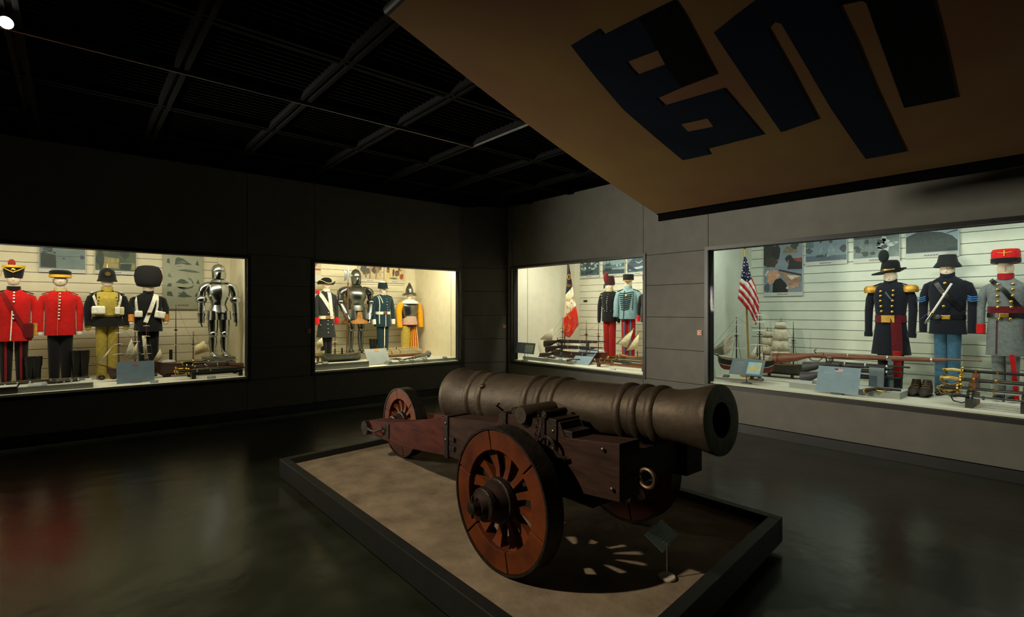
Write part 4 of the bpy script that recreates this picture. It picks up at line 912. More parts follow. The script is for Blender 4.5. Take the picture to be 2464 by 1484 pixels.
pict('edge of a coloured print beside the tricorne mannequin', 'L', 10.66, 728, 773, 677, .60, (204,184,158), (188,166,142), [(blobp(.72,.66,.12,.24,10,.3,41), (150,60,50)), (blobp(.66,.5,.1,.15,10,.3,42), (110,80,70)), ([(.4,.3),(.98,.28),(.98,.2),(.4,.2)], (150,80,50))], .25)
# W3
blu = (52,72,84); pal = (176,196,200)
pict('blue-toned print of battle smoke over a fort, leftmost above the tricolour case', 'R', 8.92, 1396, 1442, 670, .48, (44,60,66), (86,108,112), [(p, pal) for p in blobs(16, (.08,.95,.3,.75), .07, 5)]+[(p, (30,42,44)) for p in blobs(8, (.05,.95,.7,.95), .1, 6)]+[(p, (28,40,50)) for p in blobs(5, (.1,.9,.1,.2), .08, 7)], .12)
pict('blue-toned print of ships under sail in a harbour, middle of three', 'R', 8.92, 1450, 1503, 667, .50, (120,150,160), (150,176,182), [([(.0,.0),(1,.0),(1,.2),(.0,.24)], blu), ([(.0,.24),(1,.34),(1,.52),(.5,.44),(0,.5)], (92,112,118)), ([(.1,.16),(.42,.14),(.44,.28),(.1,.3)], (36,50,58)), ([(.17,.28),(.2,.28),(.19,.92),(.18,.92)], (50,64,72)), ([(.3,.28),(.33,.28),(.33,.94),(.32,.94)], (50,64,72)), ([(.12,.4),(.4,.42),(.36,.55),(.14,.52)], (66,84,92)), (blobp(.68,.42,.04,.08,9,.3,51), pal), (blobp(.82,.42,.04,.07,9,.3,52), pal)], .12)
pict('blue-toned print of a steep mountain slope beside the right frame', 'R', 8.92, 1509, 1560, 663, .50, (96,124,138), (140,164,172), [([(.0,.02),(.98,.06),(.98,.5),(.6,.94),(.2,.6),(0,.4)], (60,84,100)), ([(.1,.1),(.9,.2),(.8,.3),(.1,.2)], pal), ([(.38,.55),(.56,.46),(.9,.62),(.6,.42),(.5,.42)], pal), ([(.05,.4),(.6,.05),(.4,.02),(.02,.2)], (40,60,74))], .12)
MB().box(0, .1, -.016, 0, -.02, .02).build('wall_clip', IRON, tag(thing('hanger_clip', 'small dark hanger clip on the slats left of the black tunic', 'clip', pos('R', 1405, 724, 8.94), RZ), 'small dark hanger clip on the slats left of the black tunic', 'clip'))
# W4
D4 = 8.72
act = [([(.0,.55),(.3,.5),(.36,.75),(.28,.95),(0,.98)], (50,50,46)), (blobp(.34,.80,.1,.15,12,.3,61), (36,38,34)), ([(.5,.78),(.85,.76),(.88,.86),(.6,.9)], (122,108,80)), (blobp(.18,.6,.16,.1,12,.3,62), (66,58,50)),
 ([(.6,.70),(.56,.66),(.62,.58),(.66,.55),(.62,.45),(.99,.44),(.99,.66),(.76,.66),(.72,.72),(.66,.73)], (30,32,34)), ([(.76,.66),(.98,.66),(.98,.58),(.84,.6)], (140,56,46)), ([(.62,.62),(.66,.64),(.67,.57),(.63,.57)], (130,90,76)),
 ([(.1,.36),(.1,.22),(.18,.16),(.3,.2),(.44,.33),(.38,.42),(.28,.46),(.16,.43)], (200,152,124)), ([(.03,.36),(.12,.46),(.14,.42),(.07,.33)], (206,206,196)), ([(.24,.0),(.64,.0),(.6,.16),(.46,.28),(.32,.26),(.25,.18)], (20,24,24)),
 ([(.4,.46),(.98,.34),(.98,.31),(.42,.42)], (34,38,44)), ([(.44,.42),(.98,.30),(.94,.2),(.66,.12),(.5,.32)], (150,120,96)), ([(.6,.34),(.96,.31),(.72,.24)], (206,196,184)), ([(.66,.12),(.94,.2),(.9,.1),(.68,.05)], (176,142,116)), (blobp(.08,.1,.08,.08,10,.3,63), (80,92,98)), ([(.58,.08),(.66,.12),(.64,.06)], (220,220,214)), (blobp(.82,.9,.1,.06,10,.4,64), (50,56,54))]
pict('tall colour photograph of a reenactor aiming a gun, by the striped flag', 'R', D4, 1837, 1932, 713, .88, (112,126,140), (136,148,158), act, .07, 5, 'photograph')
dk = (46,60,62); md = (84,102,108)
pict('grey photograph of two seated men, right of the tall colour photograph', 'R', D4, 1938, 2038, 640, .48, (104,124,136), (124,142,150), [([(0,0),(1,0),(1,.18),(0,.2)], (80,98,110)), ([(0,.55),(.2,.5),(.22,.98),(0,.98)], md), ([(.3,.14),(.44,.14),(.46,.6),(.38,.66),(.32,.5)], (120,138,144)), (blobp(.38,.72,.03,.07,9,.2,71), dk), ([(.52,.14),(.8,.2),(.7,.52),(.6,.58),(.54,.4)], (128,146,150)), (blobp(.63,.72,.045,.09,9,.2,72), dk), ([(.26,.14),(.46,.14),(.44,.24),(.28,.22)], dk), (blobp(.92,.42,.08,.14,10,.3,73), (44,58,56)), (blobp(.08,.4,.09,.1,10,.3,74), (60,76,76)), ([(.46,.15),(.52,.15),(.52,.3)], dk)], .13, 5, 'photograph')
pict('grey photograph of a village among rocks, behind the plumed hat', 'R', D4, 2053, 2165, 634, .52, (76,94,92), (126,142,140), [([(0,.8),(.5,.82),(.98,.95),(.98,.7),(.6,.62),(0,.62)], (52,68,62)), ([(0,.98),(0,.86),(.5,.84),(.9,.98)], (150,166,166))]+[(p, (176,190,188)) for p in blobs(9, (.6,.95,.2,.6), .07, 8, 2)]+[(p, (40,54,52)) for p in blobs(9, (.05,.95,.1,.6), .08, 9, 1.6)]+[([(.15,.2),(.55,.22),(.5,.46),(.2,.44)], (98,114,112))], .13, 6, 'photograph')
pict('grey photograph of a dark hill under pale sky, behind the black brimmed hat', 'R', D4, 2179, 2308, 623, .54, (138,158,170), (150,168,176), [([(0,.02),(.98,.02),(.98,.30),(.88,.44),(.7,.55),(.4,.62),(.2,.6),(0,.48)], (46,60,58)), (blobp(.27,.8,.04,.06,9,.3,81), (60,74,76)), ([(.2,.6),(.35,.62),(.62,.6),(.62,.65),(.24,.68)], (66,80,80)), ([(.76,.5),(.98,.56),(.98,.6),(.8,.54)], (60,74,78))], .12, 5, 'photograph')

# ============================================================ SIGNS AND LABEL CARDS
SIGNM = M((128, 150, 166), .5, 0, .05, 8); DSIGN = M((104, 118, 126), .5, 0, .05, 8); INKW = M((206, 214, 214), .6)
def sign(label, side, D, xl, xr, yb_, yt, lean, flag=None, mapc=False, mat=None, post=None, base=True, rows=9, titles=True, name='information_sign'):
    a, b = pos(side, xl, yb_, D), pos(side, xr, yb_, D)
    w = (b-a).length; zt = pos(side, (xl+xr)/2, yt, D+lean).z; zb_ = (pos(side, (xl+xr)/2, yb_, D)).z
    rise = zt-zb_; h = math.hypot(rise, lean); ang = math.atan2(lean, rise)
    c = (a+b)/2
    r = thing(name, label, 'sign', (c.x, c.y, DZ), 0 if side == 'L' else RZ, 'information signs in the display cases')
    z0 = zb_-DZ
    def fr(u, v, d): return (u*1.0, v*math.sin(ang)-d*math.cos(ang), z0+v*math.cos(ang)+d*math.sin(ang))
    def rect(mb, u0, u1, v0, v1, d0, d1, mi=0): return mb.hexa([fr(u0,v0,d0),fr(u1,v0,d0),fr(u1,v1,d0),fr(u0,v1,d0)], [fr(u0,v0,d1),fr(u1,v0,d1),fr(u1,v1,d1),fr(u0,v1,d1)], mi)
    p = rect(MB(), -w/2, w/2, 0, h, -.006, 0).build('sign_panel', mat or SIGNM, r)
    if base:
        zz_ = z0+h*.3*math.cos(ang); yy = h*.3*math.sin(ang)+.01
        MB().tube([(0,yy,.01),(0,yy,zz_)], .006, 8).build('post', M((70,72,72),.4,.6), r, True)
        MB().lathe([(.07,0),(.075,.004),(.07,.012),(.02,.016)], (0,yy,0), n=24).build('base', M((120,118,108),.5,.3), r, True)
    tx = MB(); rnd = random.Random(int(xl*7))
    cols = [(-w*.42, -w*.04), (w*.04, w*.42)] if not mapc else [(-w*.42, -w*.02)]
    for c0_, c1_ in cols:
        if titles: rect(tx, c0_+(c1_-c0_)*.15, c0_+(c1_-c0_)*.8, h*.735, h*.765, 0, .0008)
        for k in range(rows):
            v = h*(.66-k*.6/rows); e = c0_+(c1_-c0_)*rnd.uniform(.6, 1)
            rect(tx, c0_, e, v, v+h*.012, 0, .0006)
    tx.build('text_lines', M((150,166,174),.6) if mat is None else M((140,150,154),.6), p)
    if flag:
        fw, fh = w*(.2 if flag != 'gb' else .16), h*.13
        u0, v0 = (-fw/2 if flag != 'es' else -fw*.3), h*.80
        fm = MB()
        R_, W_, B_, Y_ = 0, 1, 2, 3
        if flag == 'fr':
            for k, ci in enumerate((B_, W_, R_)): rect(fm, u0+fw*k/3, u0+fw*(k+1)/3, v0, v0+fh, 0, .001, ci)
        if flag == 'es':
            for k, (q0, q1, ci) in enumerate(((0,.25,R_),(.25,.75,Y_),(.75,1,R_))): rect(fm, u0, u0+fw, v0+fh*q0, v0+fh*q1, 0, .001, ci)
            rect(fm, u0+fw*.25, u0+fw*.35, v0+fh*.4, v0+fh*.62, .001, .0014, R_)
        if flag == 'us':
            for k in range(13): rect(fm, u0, u0+fw, v0+fh*k/13, v0+fh*(k+1)/13, 0, .001, R_ if k % 2 == 0 else W_)
            rect(fm, u0, u0+fw*.42, v0+fh*6/13, v0+fh, .001, .0014, B_)
        if flag == 'gb':
            rect(fm, u0, u0+fw, v0, v0+fh, 0, .0008, B_)
            for (t, ci, d) in ((.2,W_,.0012),(.09,R_,.0018)):
                for s_ in (-1, 1):
                    l = math.hypot(fw, fh); nx, ny = -fh*s_/l*fh*t/2, fw/l*fh*t/2; cx_, cy_ = u0+fw/2, v0+fh/2
                    q = [(cx_-fw/2+nx, cy_-s_*fh/2+ny), (cx_-fw/2-nx, cy_-s_*fh/2-ny), (cx_+fw/2-nx, cy_+s_*fh/2-ny), (cx_+fw/2+nx, cy_+s_*fh/2+ny)]
                    fm.hexa([fr(u, v, .0008) for u, v in q], [fr(u, v, d) for u, v in q], ci)
                rect(fm, u0, u0+fw, v0+fh*(.5-t*.8), v0+fh*(.5+t*.8), .0008, d+.0005, ci); rect(fm, u0+fw*(.5-t*.5), u0+fw*(.5+t*.5), v0, v0+fh, .0008, d+.0005, ci)
        fm.build('flag_print', [M((190,40,44),.6,0,.02), M((225,222,220),.6,0,.02), M((44,60,140),.6,0,.02), M((228,180,70),.6,0,.02)], p)
    if mapc:
        mm = MB(); rect(mm, w*.02, w*.42, h*.10, h*.82, 0, .001, 0)
        for (cx_, cy_, rx_, ry_, sd) in mapc:
            q = blobp(cx_, cy_, rx_, ry_, 14, .22, sd); n = len(q)
            pts_ = [(w*.02+u*w*.4, h*.10+v*h*.72) for u, v in q]
            mm.prism(pts_, lambda u, v, d: fr(u, v, .001+d), .0006, 1 if sd % 2 else 2)
        mm.build('map_print', [M((140,190,215),.6,0,.03), M((196,182,120),.6,0,.1), M((180,190,140),.6,0,.1)], p)
    return r
sign('blue-grey sign with a union flag at the front of the far left case', 'L', 8.93, 281, 372, 921, 869, .06, 'gb')
sign('pale grey sign with a red and yellow flag in front of the weapons', 'L', 8.95, 888, 941, 875.5, 838, .22, 'es', mat=M((150,160,158),.5,0,.04,8))
sign('small grey sign with a coastal map at the left of the tricolour case', 'R', 6.955, 1238, 1284, 850, 824, .05, None, [(.3,.7,.3,.25,91), (.8,.6,.2,.4,92)], DSIGN)
sign('leaning grey sign with a small tricolour print in front of the rifles', 'R', 7.25, 1372, 1415, 876, 838, .30, 'fr')
sign('grey sign with an island map on a post, left in the American case', 'R', 7.08, 1754, 1833, 902, 863, .12, None, [(.38,.5,.28,.34,93), (.9,.5,.14,.25,95), (.8,.9,.3,.1,97)], DSIGN)
sign('large blue-grey sign with a small American flag print in front of the long guns', 'R', 7.02, 1962, 2064, 945, 882, .12, 'us')
sign('narrow grey text sign standing on the grey plinth behind the pistol', 'R', 7.5, 2090, 2126, 930, 884, .03, None, mat=DSIGN, base=False, rows=10)
CARD = M((104,112,112), .55, 0, .05, 20); DCARD = M((66,74,76), .55, 0, .05, 20)
def card(label, side, x0, x1, yb_, yt, mat=None, z=DZ, lean=.05, rise=.035):
    a, b = atZ(x0, yb_, z), atZ(x1, yb_, z)
    fx = 8.69-min(a.y, b.y) if side == 'L' else (7.22 if z == PZ else 6.97)-min(a.x, b.x)
    if fx > 0:
        if side == 'L': a.y += fx; b.y += fx
        else: a.x += fx; b.x += fx
    r = thing('label_card', label, 'label', (a+b)/2, 0 if side == 'L' else RZ, 'small label cards in the display cases')
    w = (b-a).length/ (1 if side == 'L' else 1)
    if side == 'L': w = abs(b.x-a.x)
    else: w = abs(b.y-a.y)
    w = max(w, .09)
    MB().hexa([(-w/2,0,0),(w/2,0,0),(w/2,lean,0),(-w/2,lean,0)], [(-w/2,0,.004),(w/2,0,.004),(w/2,lean,rise),(-w/2,lean,rise)]).build('card', mat or CARD, r)
    mb = MB()
    for k in range(2):
        t = .3+k*.3; y_ = lean*t; z_ = .004+(rise-.004)*t
        mb.hexa([(-w*.36,y_,z_),(w*.3,y_,z_),(w*.3,y_+.005,z_+.0035),(-w*.36,y_+.005,z_+.0035)], [(-w*.36,y_,z_+.0008),(w*.3,y_,z_+.0008),(w*.3,y_+.005,z_+.0043),(-w*.36,y_+.005,z_+.0043)])
    mb.build('text_lines', M((165,172,170),.6), r)
PZ = DZ+.072
def plinth(label, side, x0, x1, yfront, d0, d1, h, mat=None):
    a, b = pos(side, x0, 900, d0), pos(side, x1, 900, d0)
    r = thing('display_plinth', label, 'plinth', ((a.x+b.x)/2, (a.y+b.y)/2, DZ), 0 if side == 'L' else RZ, 'low plinths in the display cases')
    w = (b-a).length
    MB().box(-w/2, w/2, 0, d1-d0, 0, h).build('block', mat or M((150,154,148),.6,0,.03,8), r, bevel=.004)
    MB().box(-w/2+.006, w/2-.006, .006, d1-d0-.006, h, h+.003).build('top_sheet', M((196,200,192),.6,0,.03,8), r)
plinth('grey plinth with old pistols on it at the far left corner', 'L', 42, 224, 0, 8.74, 9.30, .07)
plinth('grey plinth in front of the dark armour and steamship', 'L', 700, 888, 0, 8.74, 9.05, .10)
plinth('long low pale plinth with pistols and horn at the right of the Spanish case', 'L', 938, 1104, 0, 8.74, 9.30, .05)
plinth('white plinth with two pistols below the racked rifles', 'R', 1258, 1372, 0, 7.12, 7.55, .065)
plinth('large grey plinth with a pistol below the long guns', 'R', 1899, 2165, 0, 7.19, 7.60, .07)
plinth('dark small plinth at the left edge of the picture', 'L', -70, 40, 0, 8.72, 9.25, .085, M((46,44,40),.6))
card('small white label card at the front of the left pistol plinth', 'L', 57, 92, 946, 934, M((176,180,172),.6), PZ)
card('grey label card among the pistols at far left', 'L', 78, 112, 931, 918, M((128,136,142),.6), PZ)
card('grey label card in front of the dark steamship hull', 'L', 391, 413, 906, 898); card('grey label card beside the union flag sign', 'L', 365, 379, 921, 912)
card('small label card under the sword bench', 'L', 513, 537, 918, 913)
card('grey label card on the plinth below the grey steamship', 'L', 797, 815, 880, 871, None, DZ+.103)
for k, (a_, b_, c_, d_) in enumerate(((938,957,873,867), (972,988,871,865), (1001,1015,870,864), (1030,1043,867,862), (1075,1088,863,859))):
    card(['grey label card nearest the Spanish sign', 'grey label card right of the powder flask', 'grey label card in front of the curved pistol', 'grey label card left of the metal horn', 'grey label card right of the metal horn'][k], 'L', a_, b_, c_, d_, None, DZ+.053)
for k, (a_, b_, c_, d_) in enumerate(((1285,1299,865,859), (1316,1330,869,862), (1353,1370,872,865))):
    card(['grey label card leftmost on the white plinth', 'grey label card between the two pistols on the white plinth', 'grey label card at the right of the white plinth'][k], 'R', a_, b_, c_, d_, None, DZ+.068)
card('pale label card under the brown sword bench', 'R', 1444, 1462, 892, 887, M((180,190,196),.6)); card('grey label card in the right corner by the brown boat', 'R', 1529, 1546, 901, 894)
card('dark label card left of the map sign in the American case', 'R', 1735, 1755, 907, 898, DCARD); card('dark label card right of the map sign post', 'R', 1815, 1838, 916, 907, DCARD)
card('dark label card on the grey plinth left of the flag sign', 'R', 1934, 1962, 927, 917, DCARD, PZ); card('grey label card in front of the pistol on the large plinth', 'R', 2101, 2134, 945, 934, CARD, PZ)

# ============================================================ FLAGS
def patch(mb, tl, tr, bl, br, side, D, fold, mi=0, n=10, m=6):
    """ruled cloth patch between two polylines in picture coords, folded in depth"""
    def pl(P, t):
        k = t*(len(P)-1); i = min(int(k), len(P)-2); f_ = k-i
        return (P[i][0]+(P[i+1][0]-P[i][0])*f_, P[i][1]+(P[i+1][1]-P[i][1])*f_)
    A, B = tl, bl
    rings = []
    vs = []; fs = []
    for i in range(n+1):
        p, q = pl(A, i/n), pl(B, i/n)
        for j in range(m+1):
            px, py = p[0]+(q[0]-p[0])*j/m, p[1]+(q[1]-p[1])*j/m
            vs.append(pos(side, px, py, D+fold(px, py)))
    for i in range(n):
        for j in range(m):
            a = i*(m+1)+j; fs.append((a, a+1, a+m+2, a+m+1))
    mb.add(vs, fs, mi)
def clothpart(polys, side, D, fold, mat, name, parent, inv, n=10, m=6):
    mb = MB()
    for top_, bot_ in polys: patch(mb, top_, None, bot_, None, side, D, fold, 0, n, m)
    mb.v = [tuple(inv @ Vector(v)) for v in mb.v]
    o = mb.build(name, mat, parent, True, sharp=80)
    sd = o.modifiers.new('thick', 'SOLIDIFY'); sd.thickness = .004; sd.offset = 0
    return o
# striped flag
cr = lambda u, v: (1730+u/7.065, 590+v/7.065)
DF = 7.78; fold = lambda px, py: .035*math.sin((px*1.0+py*.12)*.42)
p0, p1 = pos('R', 1791, 600, DF+.05), pos('R', 1803, 835, DF+.12)
p1 = Vector((p1.x, p1.y, DZ)); 
fl = thing('flag', 'red and white striped flag with white stars on blue, draped on a gold pole', 'flag', p1, 0)
inv = Matrix.Translation(p1).inverted()
MB().tube([(0,0,0), p0-p1], .014, 10).build('pole', M((168,130,56),.4,.2), fl, True)
tp = p0-p1
MB().lathe([(.012,0),(.022,.02),(.012,.05),(.02,.08),(.003,.14)], tp, n=12).build('finial', STEEL, fl, True)
MB().lathe([(.13,0),(.13,.015),(.03,.03),(.022,.12)], (0,0,0), n=20).build('flag_stand', BRASS, fl, True)
C = {k: [cr(*q) for q in v] for k, v in dict(
 w0=[(375,560),(440,605),(490,640),(545,730),(610,850),(685,1000)], c1=[(355,620),(430,685),(490,745),(560,850),(625,950),(682,1050)], c2=[(350,670),(420,735),(490,815),(560,910),(625,1040),(670,1165)],
 c3=[(340,740),(410,800),(470,870),(540,970),(605,1090),(660,1200)], c4=[(335,790),(400,855),(455,920),(525,1020),(595,1150),(655,1290)], c5=[(325,850),(390,910),(445,970),(520,1065),(580,1180),(642,1315)], c6=[(318,900),(380,965),(440,1045),(520,1115),(575,1240),(630,1360)],
 a0=[(490,635),(560,740),(620,860),(685,1000)], a1=[(505,615),(550,690),(610,780),(668,890)], a2=[(548,575),(580,650),(620,740),(655,840)], a3=[(560,550),(590,620),(625,710),(650,810)]).items()}
RS, WS, BS = cloth((185, 24, 28)), cloth((222, 220, 210)), cloth((26, 30, 66))
for a_, b_, m_, nm in (('w0','c1',WS,'white_stripe'),('c1','c2',RS,'red_stripe'),('c2','c3',WS,'white_stripe'),('c3','c4',RS,'red_stripe'),('c4','c5',WS,'white_stripe'),('c5','c6',RS,'red_stripe'),('a0','a1',RS,'red_stripe'),('a1','a2',WS,'white_stripe'),('a2','a3',RS,'red_stripe')):
    clothpart([(C[a_], C[b_])], 'R', DF, fold, m_, nm, fl, inv, 16, 3)
clothpart([([cr(425,195),cr(405,330),cr(385,460),cr(370,555)], [cr(450,195),cr(450,350),cr(460,500),cr(488,625)]), ([cr(450,195),cr(450,350),cr(460,500),cr(488,625)], [cr(470,225),cr(500,340),cr(530,460),cr(556,565)])], 'R', DF, fold, BS, 'canton', fl, inv, 12, 4)
stm = MB()
for (u, v) in ((430,290),(475,285),(425,345),(473,335),(402,385),(400,430),(425,462),(470,480),(508,478),(518,430),(515,385),(398,515),(443,527),(493,540),(530,533),(478,595)):
    cx_, cy_ = cr(u, v); pts_ = []
    for k in range(10):
        r_ = 2.1 if k % 2 == 0 else .85; t = math.pi*2*k/10-math.pi/2; pts_.append((cx_+math.cos(t)*r_, cy_+math.sin(t)*r_))
    d0 = DF+fold(cx_, cy_)-.006
    vv = [inv @ pos('R', x_, y_, d0) for x_, y_ in pts_]+[inv @ pos('R', x_, y_, d0-.002) for x_, y_ in pts_]+[inv @ pos('R', cx_, cy_, d0-.003)]
    stm.add(vv, [(i, (i+1) % 10, (i+1) % 10+10, i+10) for i in range(10)]+[(i+10, (i+1) % 10+10, 20) for i in range(10)])
stm.build('stars', WS, fl)
# tricolour
DT = 8.28; fold2 = lambda px, py: .045*math.sin((px*1.0+py*.1)*.45)
q0, q1 = pos('R', 1366.5, 634, DT+.06), pos('R', 1357, 850, DT+.08); q1 = Vector((q1.x, q1.y, DZ))
ft = thing('flag', 'blue white and red flag with gold lettering hanging in the corner', 'flag', q1, 0)
inv2 = Matrix.Translation(q1).inverted()
MB().tube([(0,0,0), q0-q1], .014, 10).build('pole', M((60,46,36),.5), ft, True)
MB().lathe([(.012,0),(.02,.02),(.003,.09)], q0-q1, n=12).build('finial', BRASS, ft, True)
MB().lathe([(.13,0),(.13,.015),(.03,.03),(.022,.12)], (0,0,0), n=20).build('flag_stand', IRON, ft, True)
TB, TW, TR = cloth((34, 36, 52)), cloth((232, 226, 200)), cloth((206, 44, 26))
clothpart([([(1367.5,637),(1364.5,664),(1360.6,709)], [(1369.5,637),(1374,664),(1377.5,690)])], 'R', DT, fold2, TB, 'blue_cloth', ft, inv2, 14, 6)
clothpart([([(1360.6,709),(1358,738),(1356,767)], [(1377.5,690),(1381.5,712),(1386,736)])], 'R', DT, fold2, TW, 'white_cloth', ft, inv2, 12, 6)
clothpart([([(1356,767),(1356,785),(1357,803),(1364,810),(1371,812)], [(1386,736),(1390,760),(1392.5,781),(1384,792),(1380,800)])], 'R', DT, fold2, TR, 'red_cloth', ft, inv2, 16, 6)
GT = M((226,160,50), .6, 0, .05, 10)
def textm(body, size):
    cu = bpy.data.curves.new('t', 'FONT'); cu.body = body; cu.size = size; cu.align_x = 'CENTER'; cu.align_y = 'CENTER'; cu.resolution_u = 2
    o = bpy.data.objects.new('t', cu); COL.objects.link(o)
    me = bpy.data.meshes.new_from_object(o.evaluated_get(bpy.context.evaluated_depsgraph_get()))
    v = [tuple(x.co) for x in me.vertices]; f_ = [tuple(p.vertices) for p in me.polygons]
    bpy.data.objects.remove(o); return v, f_
def put(body, px, py, size, ang, sx=1.0):
    v, f_ = textm(body, size); ca, sa = math.cos(math.radians(ang)), math.sin(math.radians(ang)); out = []
    for x, y, z in v:
        x *= sx; X, Y = px+x*ca+y*sa*1.0, py+x*sa-y*ca
        out.append(inv2 @ pos('R', X, Y, DT+fold2(X, Y)-.008))
    o = MB().add(out, f_).build('lettering', GT, ft)
    sd = o.modifiers.new('thick', 'SOLIDIFY'); sd.thickness = .002
def ringp(px, py, r, w):
    vs = []; n = 24
    for k in range(n):
        for rr_ in (r, r-w):
            X, Y = px+math.cos(2*math.pi*k/n)*rr_, py+math.sin(2*math.pi*k/n)*rr_*1.25
            vs.append(inv2 @ pos('R', X, Y, DT+fold2(X, Y)-.008))
    o = MB().add(vs, [(2*k, 2*k+1, (2*k+3) % (2*n), (2*k+2) % (2*n)) for k in range(n)]).build('wreath', GT, ft)
    sd = o.modifiers.new('thick', 'SOLIDIFY'); sd.thickness = .002
put('N', 1368.5, 665, 11, 8, .8); ringp(1369.5, 666, 5.2, 1.2)
put('LOU', 1370, 687.5, 9.5, 12, .8); put('AU', 1379.5, 717, 9, 28, .7); put('67', 1367, 721.5, 10, 28, .8); put('EME', 1375.5, 729, 5, 28, .7)
put('IMENT', 1369.5, 742.5, 9.5, 38, .72); put('TERIE', 1367, 761.5, 9.5, 38, .8)
put('LN', 1364, 788, 9.5, 12, .8); ringp(1364, 788.5, 8, 1.3)

# ============================================================ GUNS, SWORDS
def frame(p0, p1, up=(0,0,1)):
    p0, p1 = Vector(p0), Vector(p1); X = (p1-p0).normalized(); Z = Vector(up); Y = Z.cross(X).normalized(); Z = X.cross(Y)
    m = Matrix((X, Y, Z)).transposed().to_4x4(); m.translation = p0; return m, (p1-p0).length
def rootm(name, label, cat, m, group):
    r = bpy.data.objects.new(name, None); COL.objects.link(r); r.empty_display_size = .1; r.matrix_world = m; return tag(r, label, cat, group)
def oval(x, zc, rz, ry, n=12): return [(x, math.cos(2*math.pi*j/n)*ry, zc+math.sin(2*math.pi*j/n)*rz) for j in range(n)]
def rifle(label, p0, p1, wood, up=(0,0,1), short=1.0, metal=None, group='long guns in the display cases', name='rifle', bands=3, k=1.0):
    m, Ln = frame(p0, p1, up); r = rootm(name, label, 'gun', m, group); mt = metal or IRON
    st = [(0,-.062,.058,.020),(.03,-.058,.060,.023),(.14,-.036,.046,.021),(.20,-.016,.028,.019),(.235,-.008,.024,.018),(.27,-.004,.030,.020),(.33,-.006,.029,.020),(.45,-.010,.022,.017),(.86*short,-.006,.015,.013),(.87*short,-.004,.008,.008)]
    MB().loft([oval(x*Ln, zc*k, rz*k, ry*k) for x, zc, rz, ry in st]).build('stock', wood, r, True, sharp=60)
    MB().tube([(.28*Ln,0,.016*k),(.5*Ln,0,.013*k),(Ln,0,.008*k)], [.014*k,.012*k,.009*k], 10).build('barrel', mt, r, True)
    MB().tube([(.21*Ln,0,-.03*k),(.235*Ln,0,-.065*k),(.27*Ln,0,-.066*k),(.29*Ln,0,-.034*k)], .005*k, 6).build('trigger_guard', mt, r, True)
    MB().box(.245*Ln, .30*Ln, -.024*k, .024*k, -.002, .022*k).build('lock', mt, r, bevel=.004)
    MB().tube([(.262*Ln,-.02*k,.015*k),(.250*Ln,-.022*k,.045*k),(.262*Ln,-.02*k,.062*k)], [.008*k,.006*k,.007*k], 6).build('hammer', mt, r, True)
    for i in range(bands):
        x = (.42+i*.19)*Ln*short if bands > 1 else .6*Ln
        MB().loft([oval(x, .000, .026*k-.002*i, .020*k-.002*i), oval(x+.018, .000, .026*k-.002*i, .020*k-.002*i)]).build('barrel_band', STEEL, r, True, sharp=50)
    return r
def sword(label, p0, p1, up=(0,0,1), hilt=BRASS, blade=STEEL, grip=BLACK, style='sabre', group='swords in the display cases', k=1.0, curve=.03, sc=True):
    m, Ln = frame(p0, p1, up); r = rootm('sword', label, 'sword', m, group); h = .16*k
    MB().tube([(0,0,.0),(.012*k,0,.0),(.03*k,0,0)], [.012*k,.018*k,.012*k], 10).build('pommel', hilt, r, True)
    MB().tube([(.02*k,0,0),(.08*k,0,.006*k),(h-.02*k,0,0)], [.012*k,.016*k,.013*k], 10).build('grip', grip, r, True)
    MB().loft([oval(h-.014*k, 0, .045*k, .03*k), oval(h, 0, .048*k, .032*k)]).build('guard', hilt, r, True, sharp=50)
    MB().tube([(.01*k,0,-.01*k),(.03*k,.0,-.05*k),(.09*k,.0,-.062*k),(h-.01*k,0,-.035*k)], .006*k, 6).build('knuckle_bow', hilt, r, True)
    if style == 'basket':
        for sg in (-1, 1): MB().tube([(.02*k,0,0),(.05*k,sg*.04*k,-.02*k),(.11*k,sg*.05*k,-.02*k),(h,sg*.03*k,0)], .005*k, 6).build('basket_bar', hilt, r, True)
    if style == 'rapier':
        MB().tube([(h,0,-.11*k),(h,0,.11*k)], .006*k, 6).build('quillon', hilt, r, True)
    n = 9; b = [(h+(Ln-h)*i/n, 0, curve*math.sin(math.pi*i/n)) for i in range(n+1)]
    MB().tube(b, [.014*k]*n+[.006*k], 8, flat=1).build('scabbard' if sc else 'blade', blade, r, True)
    if sc:
        for t in (.12, .35): 
            x = h+(Ln-h)*t; MB().tube([(x,0,curve*math.sin(math.pi*t)),(x+.02,0,curve*math.sin(math.pi*t))], .018*k, 8).build('scabbard_ring', hilt, r, True)
    return r
